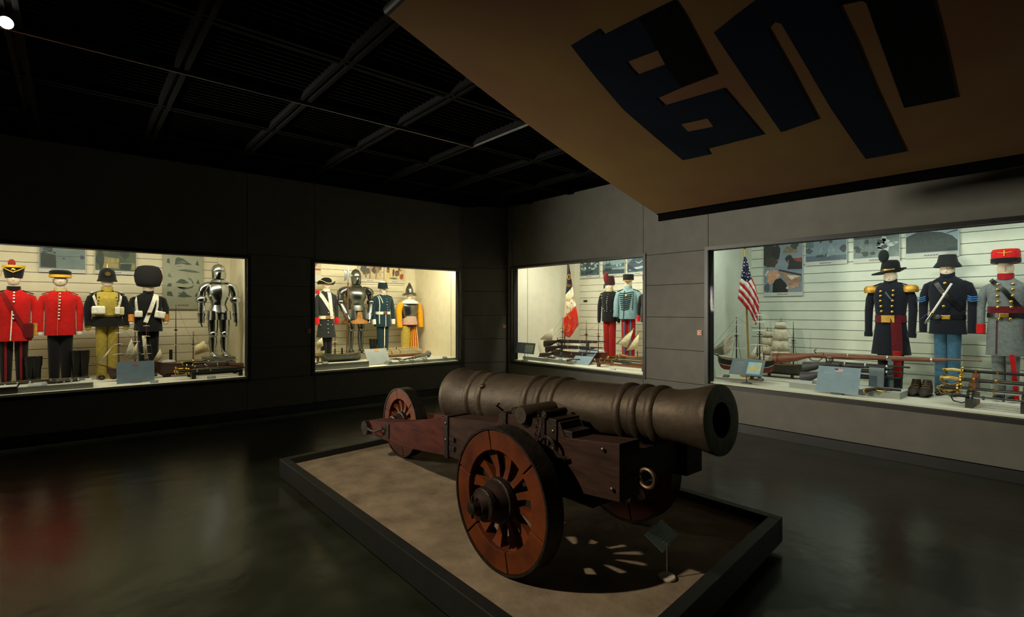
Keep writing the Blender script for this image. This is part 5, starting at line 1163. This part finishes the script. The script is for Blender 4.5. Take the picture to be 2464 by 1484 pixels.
def pistol(label, p0, p1, group='pistols in the display cases', wood=DWOOD, k=1.0, up=None):
    p0, p1 = Vector(p0), Vector(p1); d = (p1-p0); side_ = Vector((-d.y, d.x, 0)).normalized()
    m, Ln = frame(p0, p1, up or (side_+Vector((0,0,.25)))); r = rootm('pistol', label, 'pistol', m, group)
    MB().tube([(0,0,-.075*k),(.015*k,0,-.06*k),(.05*k,0,-.02*k),(.10*k,0,0),(.6*Ln,0,0),(.7*Ln,0,0)], [.022*k,.02*k,.016*k,.018*k,.013*k,.008*k], 10).build('stock', wood, r, True)
    MB().tube([(.11*k,0,.012*k),(Ln,0,.010*k)], [.012*k,.010*k], 10).build('barrel', IRON, r, True)
    MB().tube([(.08*k,0,-.018*k),(.10*k,0,-.045*k),(.13*k,0,-.045*k),(.15*k,0,-.014*k)], .004*k, 6).build('trigger_guard', BRASS, r, True)
    MB().tube([(.11*k,.012*k,.01*k),(.10*k,.014*k,.035*k),(.115*k,.014*k,.05*k)], .006*k, 6).build('hammer', IRON, r, True)
    MB().ell((.0,0,-.078*k), .014*k, .024*k, .02*k, 10, 6).build('butt_cap', BRASS, r, True)
    return r
def lay(px0, py0, px1, py1, z):
    a, b = atZ(px0, py0, z), atZ(px1, py1, z)
    if px0 < 1190: f_ = max(0, 8.80-min(a.y, b.y)); a.y += f_; b.y += f_
    else: f_ = max(0, 7.10-min(a.x, b.x)); a.x += f_; b.x += f_
    return a, b
z_ = PZ+.025
for lab, pa, pb, y_ in (('long dark flintlock lying rearmost on the left pistol plinth', -45, 215, 9.16), ('dark flintlock with steel lock lying at the left edge of the plinth', -60, 100, 8.98), ('brass-mounted flintlock lying frontmost on the left plinth', 112, 205, 8.86), ('dark flintlock lying behind the brass-mounted one', 110, 204, 9.03)):
    A, B = atY(pa, 930, y_), atY(pb, 930, y_); A.z = B.z = z_
    rifle(lab, A, B, DWOOD, (0,-.6,.8), k=.72, group='flintlocks on the left plinth', name='flintlock', metal=M((90,86,70),.35,.9))
# bench with swords and guns, W1
def bench(label, p0, p1, depth, h, mat, legs=DWOOD, group='weapon benches'):
    """p0,p1 front edge ends at deck level"""
    m, Ln = frame(p0, p1); r = rootm('weapon_bench', label, 'bench', m, group)
    for x in (.0, Ln-.05):
        for y in (0, depth-.05): MB().box(x, x+.05, y, y+.05, 0, h).build('leg', legs, r)
        MB().box(x, x+.05, .05, depth-.05, h-.06, h).build('rail', mat, r)
    MB().box(.05, Ln-.05, .005, .03, h-.045, h-.01).build('rail', mat, r)
    MB().box(.05, Ln-.05, depth-.03, depth-.005, h-.045, h-.01).build('rail', mat, r)
    return r, m, Ln
a_, b_ = atZ(462, 922, DZ), atZ(586, 910, DZ)
a_.y = b_.y = 8.84; a_.x = atY(462, 920, 8.84).x; b_.x = atY(584, 910, 8.84).x; a_.z = b_.z = DZ
bench('dark low bench of swords and muskets at the right of the far left case', a_, b_, .42, .10, BLACK, M((30,30,28),.5))
hb_ = DZ+.10+.022
def rowY(lab, pxa, pxb, y, z, fn, rev=False, **kw):
    A, B = atY(pxa, 890, y), atY(pxb, 890, y); A.z = B.z = z
    return fn(lab, B if rev else A, A if rev else B, **kw)
rowY('black-scabbard sword with brass hilt frontmost on the dark bench', 424, 592, 8.86, hb_, sword, blade=BLACK, curve=.0)
rowY('sword with steel scabbard second from the front of the dark bench', 418, 570, 8.95, hb_, sword, blade=STEEL, curve=.01, style='basket')
rowY('brown musket third from the front on the dark bench', 440, 583, 9.04, hb_+.04, rifle, True, wood=WOOD, k=.8)
rowY('brown musket second from the back on the dark bench', 432, 586, 9.13, hb_+.05, rifle, True, wood=WOOD, k=.8)
rowY('sword with brass basket hilt near the back of the dark bench', 420, 566, 9.20, hb_+.03, sword, blade=M((110,70,40),.5), curve=.0, style='basket')
rowY('long thin steel-bladed sword rearmost on the dark bench', 436, 572, 9.28, hb_+.09, sword, blade=STEEL, curve=.0)
# boots and shoes
def boots(label, side, px, D, h, group, mat=LEATHER, hl=None):
    for sg, q in ((-1, 'left'), (1, 'right')):
        p = pos(side, px+sg*hl, 746, D)
        r = thing('boot', label % q, 'boot', (p.x, p.y, DZ), (0 if side == 'L' else RZ)+sg*.12, group)
        MB().loft([[(math.cos(t)*rx, yy+math.sin(t)*ry, z) for t in [2*math.pi*j/16 for j in range(16)]] for z, rx, ry, yy in ((.03,.042,.055,.01),(.10,.046,.055,.02),(.22,.05,.055,.025),(h*.7,.062,.066,.03),(h,.066,.07,.03),(h-.004,.058,.062,.03),(h*.6,.05,.05,.03))]).build('shaft', mat, r, True, sharp=60)
        MB().loft([[(math.cos(t)*ww, yy, max(.012, .012+(.5+.5*math.sin(t))*hh_)) for t in [2*math.pi*j/14 for j in range(14)]] for yy, ww, hh_ in ((.07,.036,.07),(.02,.045,.10),(-.08,.046,.075),(-.15,.042,.055),(-.19,.02,.03))]).build('foot', mat, r, True, sharp=70)
        MB().box(-.036, .036, .03, .085, 0, .03).box(-.04, .04, -.18, -.02, 0, .013).build('sole', BLACK, r)
boots('%s one of a pair of black boots between the two scarlet mannequins', 'L', 79, 9.68, .38, 'boots between the scarlet mannequins', hl=9)
boots('%s one of a pair of tall black boots left of the khaki mannequin', 'L', 193, 9.66, .44, 'boots beside the khaki mannequin', hl=10)
p = pos('L', 898, 746, 10.35); r = thing('boot', 'tall black riding boot behind the Spanish sign', 'boot', (p.x, p.y, DZ), 0)
MB().loft([[(math.cos(t)*rx, math.sin(t)*ry, z) for t in [2*math.pi*j/16 for j in range(16)]] for z, rx, ry in ((.03,.07,.08),(.1,.075,.085),(.25,.075,.08),(.40,.088,.09),(.396,.08,.082),(.3,.07,.07))]).build('shaft', LEATHER, r, True, sharp=60)
MB().loft([[(math.cos(t)*ww, yy, .02+(.5+.5*math.sin(t))*hh_) for t in [2*math.pi*j/14 for j in range(14)]] for yy, ww, hh_ in ((.07,.05,.07),(-.02,.065,.10),(-.14,.055,.06),(-.19,.02,.03))]).build('foot', LEATHER, r, True)
MB().box(-.06, .06, -.17, .085, 0, .022).build('sole', BLACK, r)
for k, (px, lab) in enumerate(((2203, 'left brown ankle shoe with laces beside the sky blue trousers'), (2229, 'right brown ankle shoe with laces beside the sky blue trousers'))):
    p = pos('R', px, 746, 7.72); r = thing('shoe', lab, 'shoe', (p.x, p.y, DZ), RZ, 'pair of brown ankle shoes'); BRN = M((44,34,24),.5,0,.2,20,.1)
    MB().loft([[(math.cos(t)*rx, yy+math.sin(t)*ry, z) for t in [2*math.pi*j/16 for j in range(16)]] for z, rx, ry, yy in ((.03,.055,.07,.03),(.10,.055,.06,.04),(.185,.042,.05,.05),(.18,.036,.044,.05),(.12,.04,.045,.05))]).build('upper', BRN, r, True, sharp=60)
    MB().loft([[(math.cos(t)*ww, yy, .015+(.5+.5*math.sin(t))*hh_) for t in [2*math.pi*j/14 for j in range(14)]] for yy, ww, hh_ in ((.08,.05,.08),(.0,.06,.12),(-.08,.062,.09),(-.15,.055,.06),(-.2,.025,.03))]).build('foot', BRN, r, True)
    MB().box(-.05, .05, -.18, .1, 0, .016).build('sole', BLACK, r)
    lm = MB()
    for i in range(3): lm.tube([(-.04,-.055+i*.028,.10+i*.022), (0,-.078+i*.028,.112+i*.022), (.04,-.055+i*.028,.10+i*.022)], .005, 5)
    lm.build('laces', M((120,96,56),.7), r, True)
# W2 weapons
a_ = atY(914, 880, 8.98); b_ = atY(1016, 865, 8.98); a_.z = b_.z = DZ+.0
a_.y = b_.y = 9.32
bench('brown rack of Spanish swords right of the pale grey sign', atY(918, 870, 9.34)*1, atY(1024, 865, 9.34)*1, .36, .11, WOOD, WOOD) if False else None
A_, B_ = atY(916, 870, 9.34), atY(1022, 865, 9.34); A_.z = B_.z = DZ
bench('brown rack of Spanish swords right of the pale grey sign', A_, B_, .40, .12, M((120,72,36),.55,0,.2,8), M((120,72,36),.55,0,.2,8))
PALEB = M((190,180,150),.35,.4,.1,20)
for k, (lab, y_, dz_, pa, pb, st) in enumerate((('pale scabbard sword with brass hilt frontmost on the brown rack', 9.37, .0, 914, 1012, 'basket'), ('pale scabbard sword second on the brown rack', 9.46, .03, 912, 1018, 'rapier'), ('pale scabbard sword third on the brown rack', 9.55, .06, 910, 1020, 'basket'), ('pale scabbard sword fourth on the brown rack', 9.63, .09, 908, 1014, 'rapier'), ('dark-hilted sword rearmost on the brown rack', 9.71, .14, 903, 1008, 'basket'))):
    rowY(lab, pa, pb, y_, DZ+.12+.02+dz_*.6, sword, blade=PALEB, style=st, curve=.0, hilt=IRON if k == 4 else BRASS, grip=WHITE if k % 2 else DWOOD)
zq = DZ+.053+.024
a_, b_ = lay(1031, 862, 992, 869.5, zq); pistol('dark pistol with curved brown butt on the long pale plinth', a_, b_)
a_, b_ = lay(933, 864, 966, 862.5, zq); pistol('dark pistol beside the pale sign on the long plinth', b_, a_)
p = atZ(966, 868, DZ+.053); r = thing('powder_flask', 'small black powder flask between two label cards', 'flask', p, 0)
MB().lathe([(.01,0),(.055,.005),(.06,.02),(.04,.035),(.012,.04)], n=16).build('body', BLACK, r, True); MB().tube([(.05,0,.02),(.1,0,.022)], [.015,.008], 8).build('spout', IRON, r, True)
a_, b_ = lay(1039, 864, 1074, 856, DZ+.053+.068); m, Ln = frame(a_, b_); r = rootm('horn', 'grey metal bugle horn with wide bell lying on the pale plinth', 'horn', m, None) if False else None
m, Ln = frame(a_, b_); r = bpy.data.objects.new('horn', None); COL.objects.link(r); r.matrix_world = m; tag(r, 'grey metal signal horn with wide bell lying on the pale plinth', 'horn')
MB().lathe([(.018,0),(.022,Ln*.3),(.028,Ln*.7),(.04,Ln*.92),(.066,Ln),(.06,Ln),(.03,Ln*.9)], axis='x', n=20).build('bell', M((130,132,130),.35,.8), r, True)
MB().tube([(.0,0,0),(-.01,-.03,-.012),(.03,-.05,-.02),(Ln*.6,-.065,-.028)], .012, 10).build('mouth_pipe', M((110,112,112),.35,.8), r, True)
a_, b_ = lay(760, 875, 800, 872, DZ+.103+.025); pistol('dark pistol with brass butt at the left end of the steamship plinth', a_, b_)
# W3 rifles on stand
def gunstand(label, side, px, D, h, arms, w=.05):
    p = pos(side, px, 746, D); r = thing('gun_stand', label, 'stand', (p.x, p.y, DZ), 0 if side == 'L' else RZ, 'gun stands')
    MB().box(-w, w, -.08, .1, 0, .015).build('foot', M((96,112,116),.4), r)
    MB().box(-w/2, w/2, .03, .05, .015, h).build('upright', M((104,124,130),.4,0,.05), r)
    for z in arms: MB().box(-w/2, w/2, -.035, .03, z-.012, z).build('arm', M((104,124,130),.4,0,.05), r)
    return r
XR = 7.78
def rz_(px, py, X=None): return atX(px, py, X or XR).z
for k, (lab, pa, ya, pb, yb2, X) in enumerate((('top rifle of three with dark stock racked in the tricolour case', 1309, 819, 1458, 823, 7.50), ('middle rifle of three with dark stock racked in the tricolour case', 1313, 832, 1450, 838, 7.46), ('lowest rifle of three with dark stock racked in the tricolour case', 1299, 849, 1430, 853, 7.42))):
    rifle(lab, atX(pa, ya, X), atX(pb, yb2, X), DWOOD, k=1.15, group='racked rifles')
s1 = atX(1350, 820, 7.54).z-DZ
gunstand('grey upright stand holding the rifle butts', 'R', 1349, 7.50, s1, [atX(1349, yy, 7.5).z-DZ for yy in (826, 840, 853.5)])
gunstand('grey upright stand holding the rifle barrels beside the red trousers', 'R', 1412, 7.50, atX(1412, 822, 7.54).z-DZ, [atX(1412, yy, 7.5).z-DZ for yy in (825, 838.5, 852.5)])
zq = DZ+.068+.026
a_, b_ = lay(1318, 861, 1284, 858.5, zq); pistol('dark pistol with round butt at the left of the white plinth', a_, b_)
a_, b_ = lay(1345, 866, 1376, 867, zq); pistol('dark revolver at the right of the white plinth', a_, b_, k=1.1)
# W3 bench
A_, B_ = atX(1436, 890, 7.20), atX(1550, 890, 7.20); A_.z = B_.z = DZ
bench('brown bench of sabres in front of the red trousers', A_, B_, .42, .10, M((128,76,36),.5,0,.2,8), M((84,50,28),.5))
def rowX(lab, pxa, pxb, x, z, fn, rev=False, **kw):
    A, B = atX(pxa, 890, x), atX(pxb, 890, x); A.z = B.z = z
    return fn(lab, B if rev else A, A if rev else B, **kw)
rowX('dark-bladed sabre frontmost on the brown bench', 1430, 1522, 7.23, DZ+.122, sword, blade=M((40,46,54),.35,.6), k=1.0, curve=.0)
rowX('steel sabre second on the brown bench', 1446, 1546, 7.36, DZ+.125, sword, blade=STEEL, curve=.0, style='basket')
rowX('sabre with basket hilt rearmost on the brown bench', 1462, 1552, 7.52, DZ+.15, sword, blade=STEEL, curve=.0, style='basket', k=1.4)
# W4 long guns
X4 = 7.62
rifle('very long reddish musket on top of the American gun rack', atX(1858, 849, X4), atX(2363, 870, X4), M((112,58,34),.45,0,.25,6,.1,stretch=(1,8,8)), k=1.25, group='long guns on the American rack', metal=M((120,100,84),.35,.8), name='musket')
DGUN = M((48,48,50),.5,0,.2,10)
rifle('dark long gun second from the top of the American rack', atX(1931, 870, X4-.02), atX(2190, 886, X4-.02), DGUN, k=1.2, group='long guns on the American rack', name='musket')
rifle('dark long gun lowest on the American rack, butt left of the flag sign', atX(1925, 894, X4-.08), atX(2165, 912, X4-.08), DGUN, k=1.25, group='long guns on the American rack', name='musket')
rifle('dark musket third from the top, muzzle behind the narrow text sign', atX(1975, 882, X4-.04), atX(2175, 899, X4-.04), DGUN, k=1.0, group='long guns on the American rack', name='musket')
for px, lab in ((1997, 'grey upright gun stand behind the flag sign'), (2141, 'grey upright gun stand beside the narrow text sign')):
    gunstand(lab, 'R', px, X4, atX(px, 850 if px < 2050 else 858, X4+.03).z-DZ, [atX(px, yy+(px-1997)*.045, X4).z-DZ for yy in (858, 877, 895)], .055)
a_, b_ = lay(2082, 933, 2168, 940, PZ+.026); pistol('black pistol lying behind a label card on the large grey plinth', a_, b_, k=1.3)
# sabre rack at right
A_, B_ = atX(2322, 985, 7.10), atX(2476, 985, 7.10); A_.z = B_.z = DZ
m, Ln = frame(A_, B_); rk = rootm('sword_rack', 'dark stepped rack of brass-hilted sabres at the lower right of the American case', 'rack', m, None) if False else None
rk = bpy.data.objects.new('sword_rack', None); COL.objects.link(rk); rk.matrix_world = m; tag(rk, 'dark stepped rack of brass-hilted sabres at the lower right of the American case', 'rack')
for x in (0.0, Ln-.06):
    MB().box(x, x+.06, 0, .08, 0, .10).build('step', M((44,42,40),.5), rk); MB().box(x, x+.06, .08, .20, 0, .16).build('step', M((44,42,40),.5), rk); MB().box(x, x+.06, .20, .40, 0, .24).build('step', M((120,74,52),.5,0,.1,8), rk)
    MB().box(x, x+.06, .40, .46, 0, .33).build('step', M((120,74,52),.5,0,.1,8), rk)
for k, (lab, x, z, pa, st, bl, hl, gp) in enumerate((('plain steel bayonet-hilted sword frontmost on the sabre rack', 7.13, .115, 2284, 'sabre', STEEL, M((90,94,98),.35,.9), BLACK), ('brass basket-hilted sabre with steel scabbard second on the rack', 7.22, .178, 2254, 'basket', STEEL, BRASS, BLACK), ('black-scabbard sabre third on the rack', 7.28, .185, 2262, 'basket', BLACK, BRASS, BLACK), ('thin steel sabre with brass guard fourth on the rack', 7.36, .258, 2262, 'sabre', STEEL, BRASS, M((150,130,90),.5)), ('bright steel sabre with gilt bands fifth on the rack', 7.44, .265, 2262, 'rapier', STEEL, GOLD, BRASS), ('black-scabbard sword with pale brass hilt topmost on the rack', 7.53, .348, 2268, 'sabre', BLACK, BRASS, M((200,180,110),.4,.4)))):
    rowX(lab, pa, 2560, x, DZ+z, sword, blade=bl, hilt=hl, grip=gp, style=st, curve=.0, group='sabres on the American rack', k=1.15)

# ============================================================ MODEL SHIPS
def ship(label, side, xs, xe, D, zk, zd, hull, bottom=None, masts=(), sail=None, beam=.12, stripe=None, funnel=None, sprit=0, jibs=0, yaw=0, stand=True, deck=(120,90,60), brace=.6, cabin=None, name='model_ship', group='model ships in the display cases', spars=WOOD, rig=True):
    """xs = stern px, xe = bow px at the deck; zk, zd picture rows of keel and deck; masts: (px, top row, [yard rows], [yard half width], sail flags)"""
    a, b = pos(side, xs, zd, D), pos(side, xe, zd, D); Ln = (b-a).length; sg = 1 if xe > xs else -1
    c = (a+b)/2; kz = max(pos(side, (xs+xe)/2, zk, D).z-DZ, .012); dz = pos(side, (xs+xe)/2, zd, D).z-DZ
    r = thing(name, label, 'ship model', (c.x, c.y, DZ), (0 if side == 'L' else RZ)+yaw, group)
    if sg < 0: r.rotation_euler[2] += 0
    n = 16
    def sec(t):    # t -1 stern .. 1 bow
        w = beam*(max(0, 1-abs(t)**(2.6 if t > 0 else 5)))**.6 if abs(t) < 1 else 0
        return max(w, .004), kz+(dz-kz)*max(0, (abs(t)-.75)/.25)**2*(.75 if t > 0 else .4), dz+.035*t*t
    def hullrings(f0, f1, off=0):
        rings = []
        for i in range(n+1):
            t = -1+2*i/n; w, k_, d_ = sec(t); x = sg*t*Ln/2
            pts_ = []
            for f_ in [f0+(f1-f0)*q/4 for q in range(5)]:
                z = k_+(d_-k_)*f_; ww = (w*(max(.02, f_)**.45)+off); pts_.append((ww, z))
            rings.append([(x, -ww, z) for ww, z in pts_]+[(x, ww, z) for ww, z in reversed(pts_)])
        return rings
    hm_ = hull if not isinstance(hull, tuple) else M(hull, .5, 0, .15, 12)
    if bottom:
        MB().loft(hullrings(0, .45)).build('hull_bottom', M(bottom, .5), r, True, sharp=50)
        MB().loft(hullrings(.45, 1, .001)).build('hull', hm_, r, True, sharp=50)
    else: MB().loft(hullrings(0, 1)).build('hull', hm_, r, True, sharp=50)
    if stripe: MB().loft(hullrings(.44, .50, .003)).build('stripe', M(stripe, .5), r, True, sharp=50)
    MB().loft([[(sg*t*Ln/2, -sec(t)[0]*.93, sec(t)[2]+.002), (sg*t*Ln/2, sec(t)[0]*.93, sec(t)[2]+.002), (sg*t*Ln/2, sec(t)[0]*.93, sec(t)[2]-.006), (sg*t*Ln/2, -sec(t)[0]*.93, sec(t)[2]-.006)] for t in [-.96+1.92*i/10 for i in range(11)]]).build('deck', M(deck, .6, 0, .2, 20), r)
    if stand and kz > .02:
        for x in (-.2, .2): MB().box(x*Ln-.012, x*Ln+.012, -.03, .03, .012, kz+.03).build('cradle', WOOD, r)
        MB().box(-.3*Ln, .3*Ln, -.045, .045, 0, .012).build('stand_board', WOOD, r)
    def lx(px): 
        p_ = pos(side, px, 746, D); v_ = p_-c; return (v_.x if side == 'L' else -v_.y)
    def lz(row): return pos(side, (xs+xe)/2, row, D).z-DZ
    tops = []
    for (px, tr_, yr, yw, sf) in masts:
        x = lx(px); zt = pos(side, px, tr_, D).z-DZ
        mt = MB().tube([(x,0,dz), (x,0,dz+(zt-dz)*.6), (x,0,zt)], [.010,.008,.003], 8).build('mast', spars, r, True); tops.append((x, zt))
        MB().box(x-.022, x+.022, -.022, .022, dz+(zt-dz)*.55, dz+(zt-dz)*.57).build('mast_top', BLACK, mt)
        bc, bs = math.cos(brace), math.sin(brace); prev = None
        for q, (row, wd) in enumerate(zip(yr, yw)):
            z = pos(side, px, row, D).z-DZ; w = wd
            MB().tube([(x-w*bc, -w*bs-.012, z), (x, -.014, z+.004), (x+w*bc, w*bs-.012, z)], [.003,.006,.003], 6).build('yard', WHITE if sf == 'white' else spars, mt, True)
            if sf == 'square' and q+1 < len(yr):
                z2 = pos(side, px, yr[q+1], D).z-DZ+.012; w2 = yw[q+1]; rows = []
                for i in range(6):
                    f_ = i/5; zz_ = z+(z2-z)*f_; ww = w*.92+(w2-w)*.92*f_; bel = .035*math.sin(math.pi*f_)
                    rows.append([(x+ww*u*bc+bel*bs, ww*u*bs-.02-bel*bc*(1-u*u*.4), zz_) for u in (-1,-.5,0,.5,1)])
                o = MB().loft(rows, cap=False, closed=False).build('sail', cloth((206,198,172)), mt, True, sharp=80)
                sd = o.modifiers.new('thick', 'SOLIDIFY'); sd.thickness = .003
    bx_ = sg*Ln/2; bt = None
    if sprit: 
        bt = Vector((bx_+sg*sprit, 0, dz+.04+sprit*.42)); MB().tube([(bx_-sg*.06, 0, dz+.02), bt], [.010,.004], 8).build('bowsprit', spars, r, True)
    if rig and tops:
        rm = MB()
        for i, (x, zt) in enumerate(tops):
            for yy in (-.9, -.5, .5, .9): rm.tube([(x+.02*yy, beam*.85*(1 if yy > 0 else -1), dz+.01), (x, 0, dz+(zt-dz)*.62)], .0014, 4)
            if i+1 < len(tops): rm.tube([(x, 0, zt), (tops[i+1][0], 0, dz+(tops[i+1][1]-dz)*.6)], .0014, 4)
        front = max(tops, key=lambda q: sg*q[0])
        if bt is not None:
            for f_ in (.98, .75, .6): rm.tube([bt.lerp(Vector((bx_,0,dz)), (1-f_)*.9), (front[0], 0, dz+(front[1]-dz)*f_)], .0016, 4)
        back = min(tops, key=lambda q: sg*q[0]); rm.tube([(-sg*Ln/2, 0, dz+.03), (back[0], 0, back[1])], .0014, 4)
        o = rm.build('rigging', M((90,84,70),.7), r); o['kind'] = 'stuff'
        for j in range(jibs):
            f_ = .92-j*.2; A = bt.lerp(Vector((bx_,0,dz+.03)), j*.33+.03); B = Vector((front[0], 0, dz+(front[1]-dz)*f_*.72)).lerp(A, .12); Cc = A.lerp(Vector((front[0], 0, dz+.08)), .62)+Vector((0,-.02,.0))
            o = MB().add([A, B, Cc, (A+B+Cc)/3+Vector((0,-.02,0))], [(0,1,3),(1,2,3),(2,0,3)]).build('jib_sail', cloth((206,200,178)), r)
            sd = o.modifiers.new('thick', 'SOLIDIFY'); sd.thickness = .003
    if funnel:
        for px, row, rad in funnel: MB().tube([(lx(px),0,dz), (lx(px),0,pos(side, px, row, D).z-DZ)], rad, 14).build('funnel', BLACK, r, True)
    if cabin:
        for px0, px1, row in cabin:
            x0_, x1_ = sorted((lx(px0), lx(px1))); zt = lz(row)
            MB().box(x0_, x1_, -beam*.5, beam*.5, dz, zt).build('cabin', WHITE, r, bevel=.006)
            for q in range(3): MB().box(x0_+(x1_-x0_)*(.18+q*.27), x0_+(x1_-x0_)*(.30+q*.27), -beam*.5-.003, -beam*.5, dz+(zt-dz)*.35, dz+(zt-dz)*.75).build('porthole', BLACK, r)
    return r, lx, lz, dz
def lug(r, pts, name='sail', col=(206,198,170), y=-.02):
    A = [Vector((x, y, z)) for x, z in pts]; cc = sum(A, Vector())/len(A)+Vector((0,-.03,0)); n = len(A)
    o = MB().add(A+[cc], [(i, (i+1) % n, n) for i in range(n)]).build(name, cloth(col), r, True, sharp=80)
    sd = o.modifiers.new('thick', 'SOLIDIFY'); sd.thickness = .003; return o
# W1 ships
r, lx, lz, dz = ship('dark sailing ship model with furled white sails behind the union flag sign', 'L', 372, 257, 9.32, 906, 886, (60,36,28), None, [(285, 782, [801, 828, 852], [.05,.06,.08], 'white'), (325, 778, [797, 822, 850], [.05,.07,.09], 'white'), (352, 776, [784, 809, 831, 851], [.05,.06,.07,.08], 'white')], sprit=.16, stand=False)
lug(r, [(lx(316), lz(813)), (lx(296), lz(862)), (lx(330), lz(864))], 'sail', (176,168,146)); lug(r, [(lx(331), lz(822)), (lx(301), lz(864)), (lx(326), lz(864))], 'sail', (190,180,150))
lug(r, [(lx(341), lz(808)), (lx(350), lz(808)), (lx(356), lz(864)), (lx(347), lz(866))], 'sail', (200,190,160)); lug(r, [(lx(272), lz(828)), (lx(236), lz(868)), (lx(247), lz(868))], 'jib_sail', (196,192,172))
r, lx, lz, dz = ship('dark brown steamship model with black funnel and tall brown mast', 'L', 500, 372, 9.42, 900, 872, (64,34,26), None, [(423, 732, [799, 830], [.05,.09], 'white'), (465, 797, [833], [.03], 'white')], funnel=[(411, 841, .022)], sprit=.0, stand=False, beam=.13)
lug(r, [(lx(468), lz(834)), (lx(490), lz(821)), (lx(503), lz(847)), (lx(468), lz(856))], 'sail', (216,200,150))
lug(r, [(lx(366), lz(866)), (lx(385), lz(836)), (lx(392), lz(858)), (lx(378), lz(866))], 'sail', (200,190,156))
MB().ell((lx(404), 0, dz+.02), .11, .06, .04, 14, 6).build('paddle_cover', M((170,170,160),.5), r, True)
# W2 ships
ship('grey steamship model with thin funnel in front of the dark armour', 'L', 868, 775, 9.02, 872, 852, (112,116,96), (70,58,44), [(806, 806, [822, 837], [.08,.09], 'white')], funnel=[(823, 837, .014)], stand=False, beam=.10, deck=(96,70,50))
r, lx, lz, dz = ship('small pale boat model with a cream sail at the left frame', 'L', 725, 781, 9.25, 862, 849, (206,198,160), (60,66,50), [(757, 798, [], [], None)], stand=True, beam=.08, deck=(150,120,80), rig=False)
lug(r, [(lx(760), lz(824)), (lx(774), lz(812)), (lx(777), lz(833)), (lx(761), lz(841))])
# W3 ships
r, lx, lz, dz = ship('long dark red schooner model behind the racked rifles', 'R', 1460, 1328, 7.74, 868, 846, (92,24,22), None, [(1440, 776, [803], [.05], None), (1411, 771, [803, 806], [.03,.05], None), (1354, 763, [790, 812], [.05,.07], None)], sprit=.22, beam=.11, cabin=[(1376,1394,828), (1426,1450,838)], deck=(196,188,160))
lug(r, [(lx(1333), lz(790)), (lx(1300), lz(822)), (lx(1330), lz(826))], 'jib_sail', (206,196,170))
r, lx, lz, dz = ship('brown wooden boat model with two tall triangular sails at the right frame', 'R', 1560, 1490, 7.80, 884, 858, (120,80,40), None, [(1513, 835, [], [], None), (1534, 842, [], [], None)], beam=.12, deck=(150,110,60), rig=False, stand=False)
lug(r, [(lx(1485), lz(829)), (lx(1527), lz(789)), (lx(1511), lz(838))], 'lateen_sail', (214,204,164)); lug(r, [(lx(1508), lz(845)), (lx(1540), lz(797)), (lx(1536), lz(838))], 'lateen_sail', (214,204,164))
MB().tube([(lx(1484), -.03, lz(830)), (lx(1528), -.03, lz(788))], .005, 6).build('yard', WOOD, r, True); MB().tube([(lx(1507), -.03, lz(846)), (lx(1541), -.03, lz(796))], .005, 6).build('yard', WOOD, r, True)
# W4 ships
ship('black and red hulled brig model with bare yards at the left of the American case', 'R', 1862, 1728, 7.36, 893, 868, (20,20,22), (120,30,32), [(1772, 762, [770, 782, 803, 838], [.04,.07,.09,.13], 'white'), (1828, 752, [758, 775, 795, 830], [.05,.08,.09,.12], 'white')], beam=.14, stripe=(220,216,206), sprit=.15, jibs=3, stand=False, spars=M((26,22,20),.5), brace=.15)
ship('dark hulled clipper model with cream square sails behind the map sign', 'R', 1812, 1950, 8.15, 900, 876, (50,44,32), None, [(1847, 787, [796, 812, 832, 854, 882], [.065,.085,.10,.13,.14], 'square'), (1879, 765, [774, 792, 820, 845, 874], [.07,.09,.12,.14,.15], 'square'), (1909, 773, [825], [.05], None)], beam=.15, brace=.25, spars=M((50,36,26),.5))
r, lx, lz, dz = ship('little boat model with two pale pointed sails behind the map sign', 'R', 1842, 1796, 7.62, 890, 874, (120,100,70), None, [(1823, 832, [], [], None), (1838, 846, [], [], None)], beam=.05, rig=False, stand=True, sprit=0)
lug(r, [(lx(1800), lz(863)), (lx(1822), lz(831)), (lx(1818), lz(864))], 'sail', (216,210,190)); lug(r, [(lx(1818), lz(864)), (lx(1837), lz(846)), (lx(1833), lz(864))], 'sail', (216,210,190))
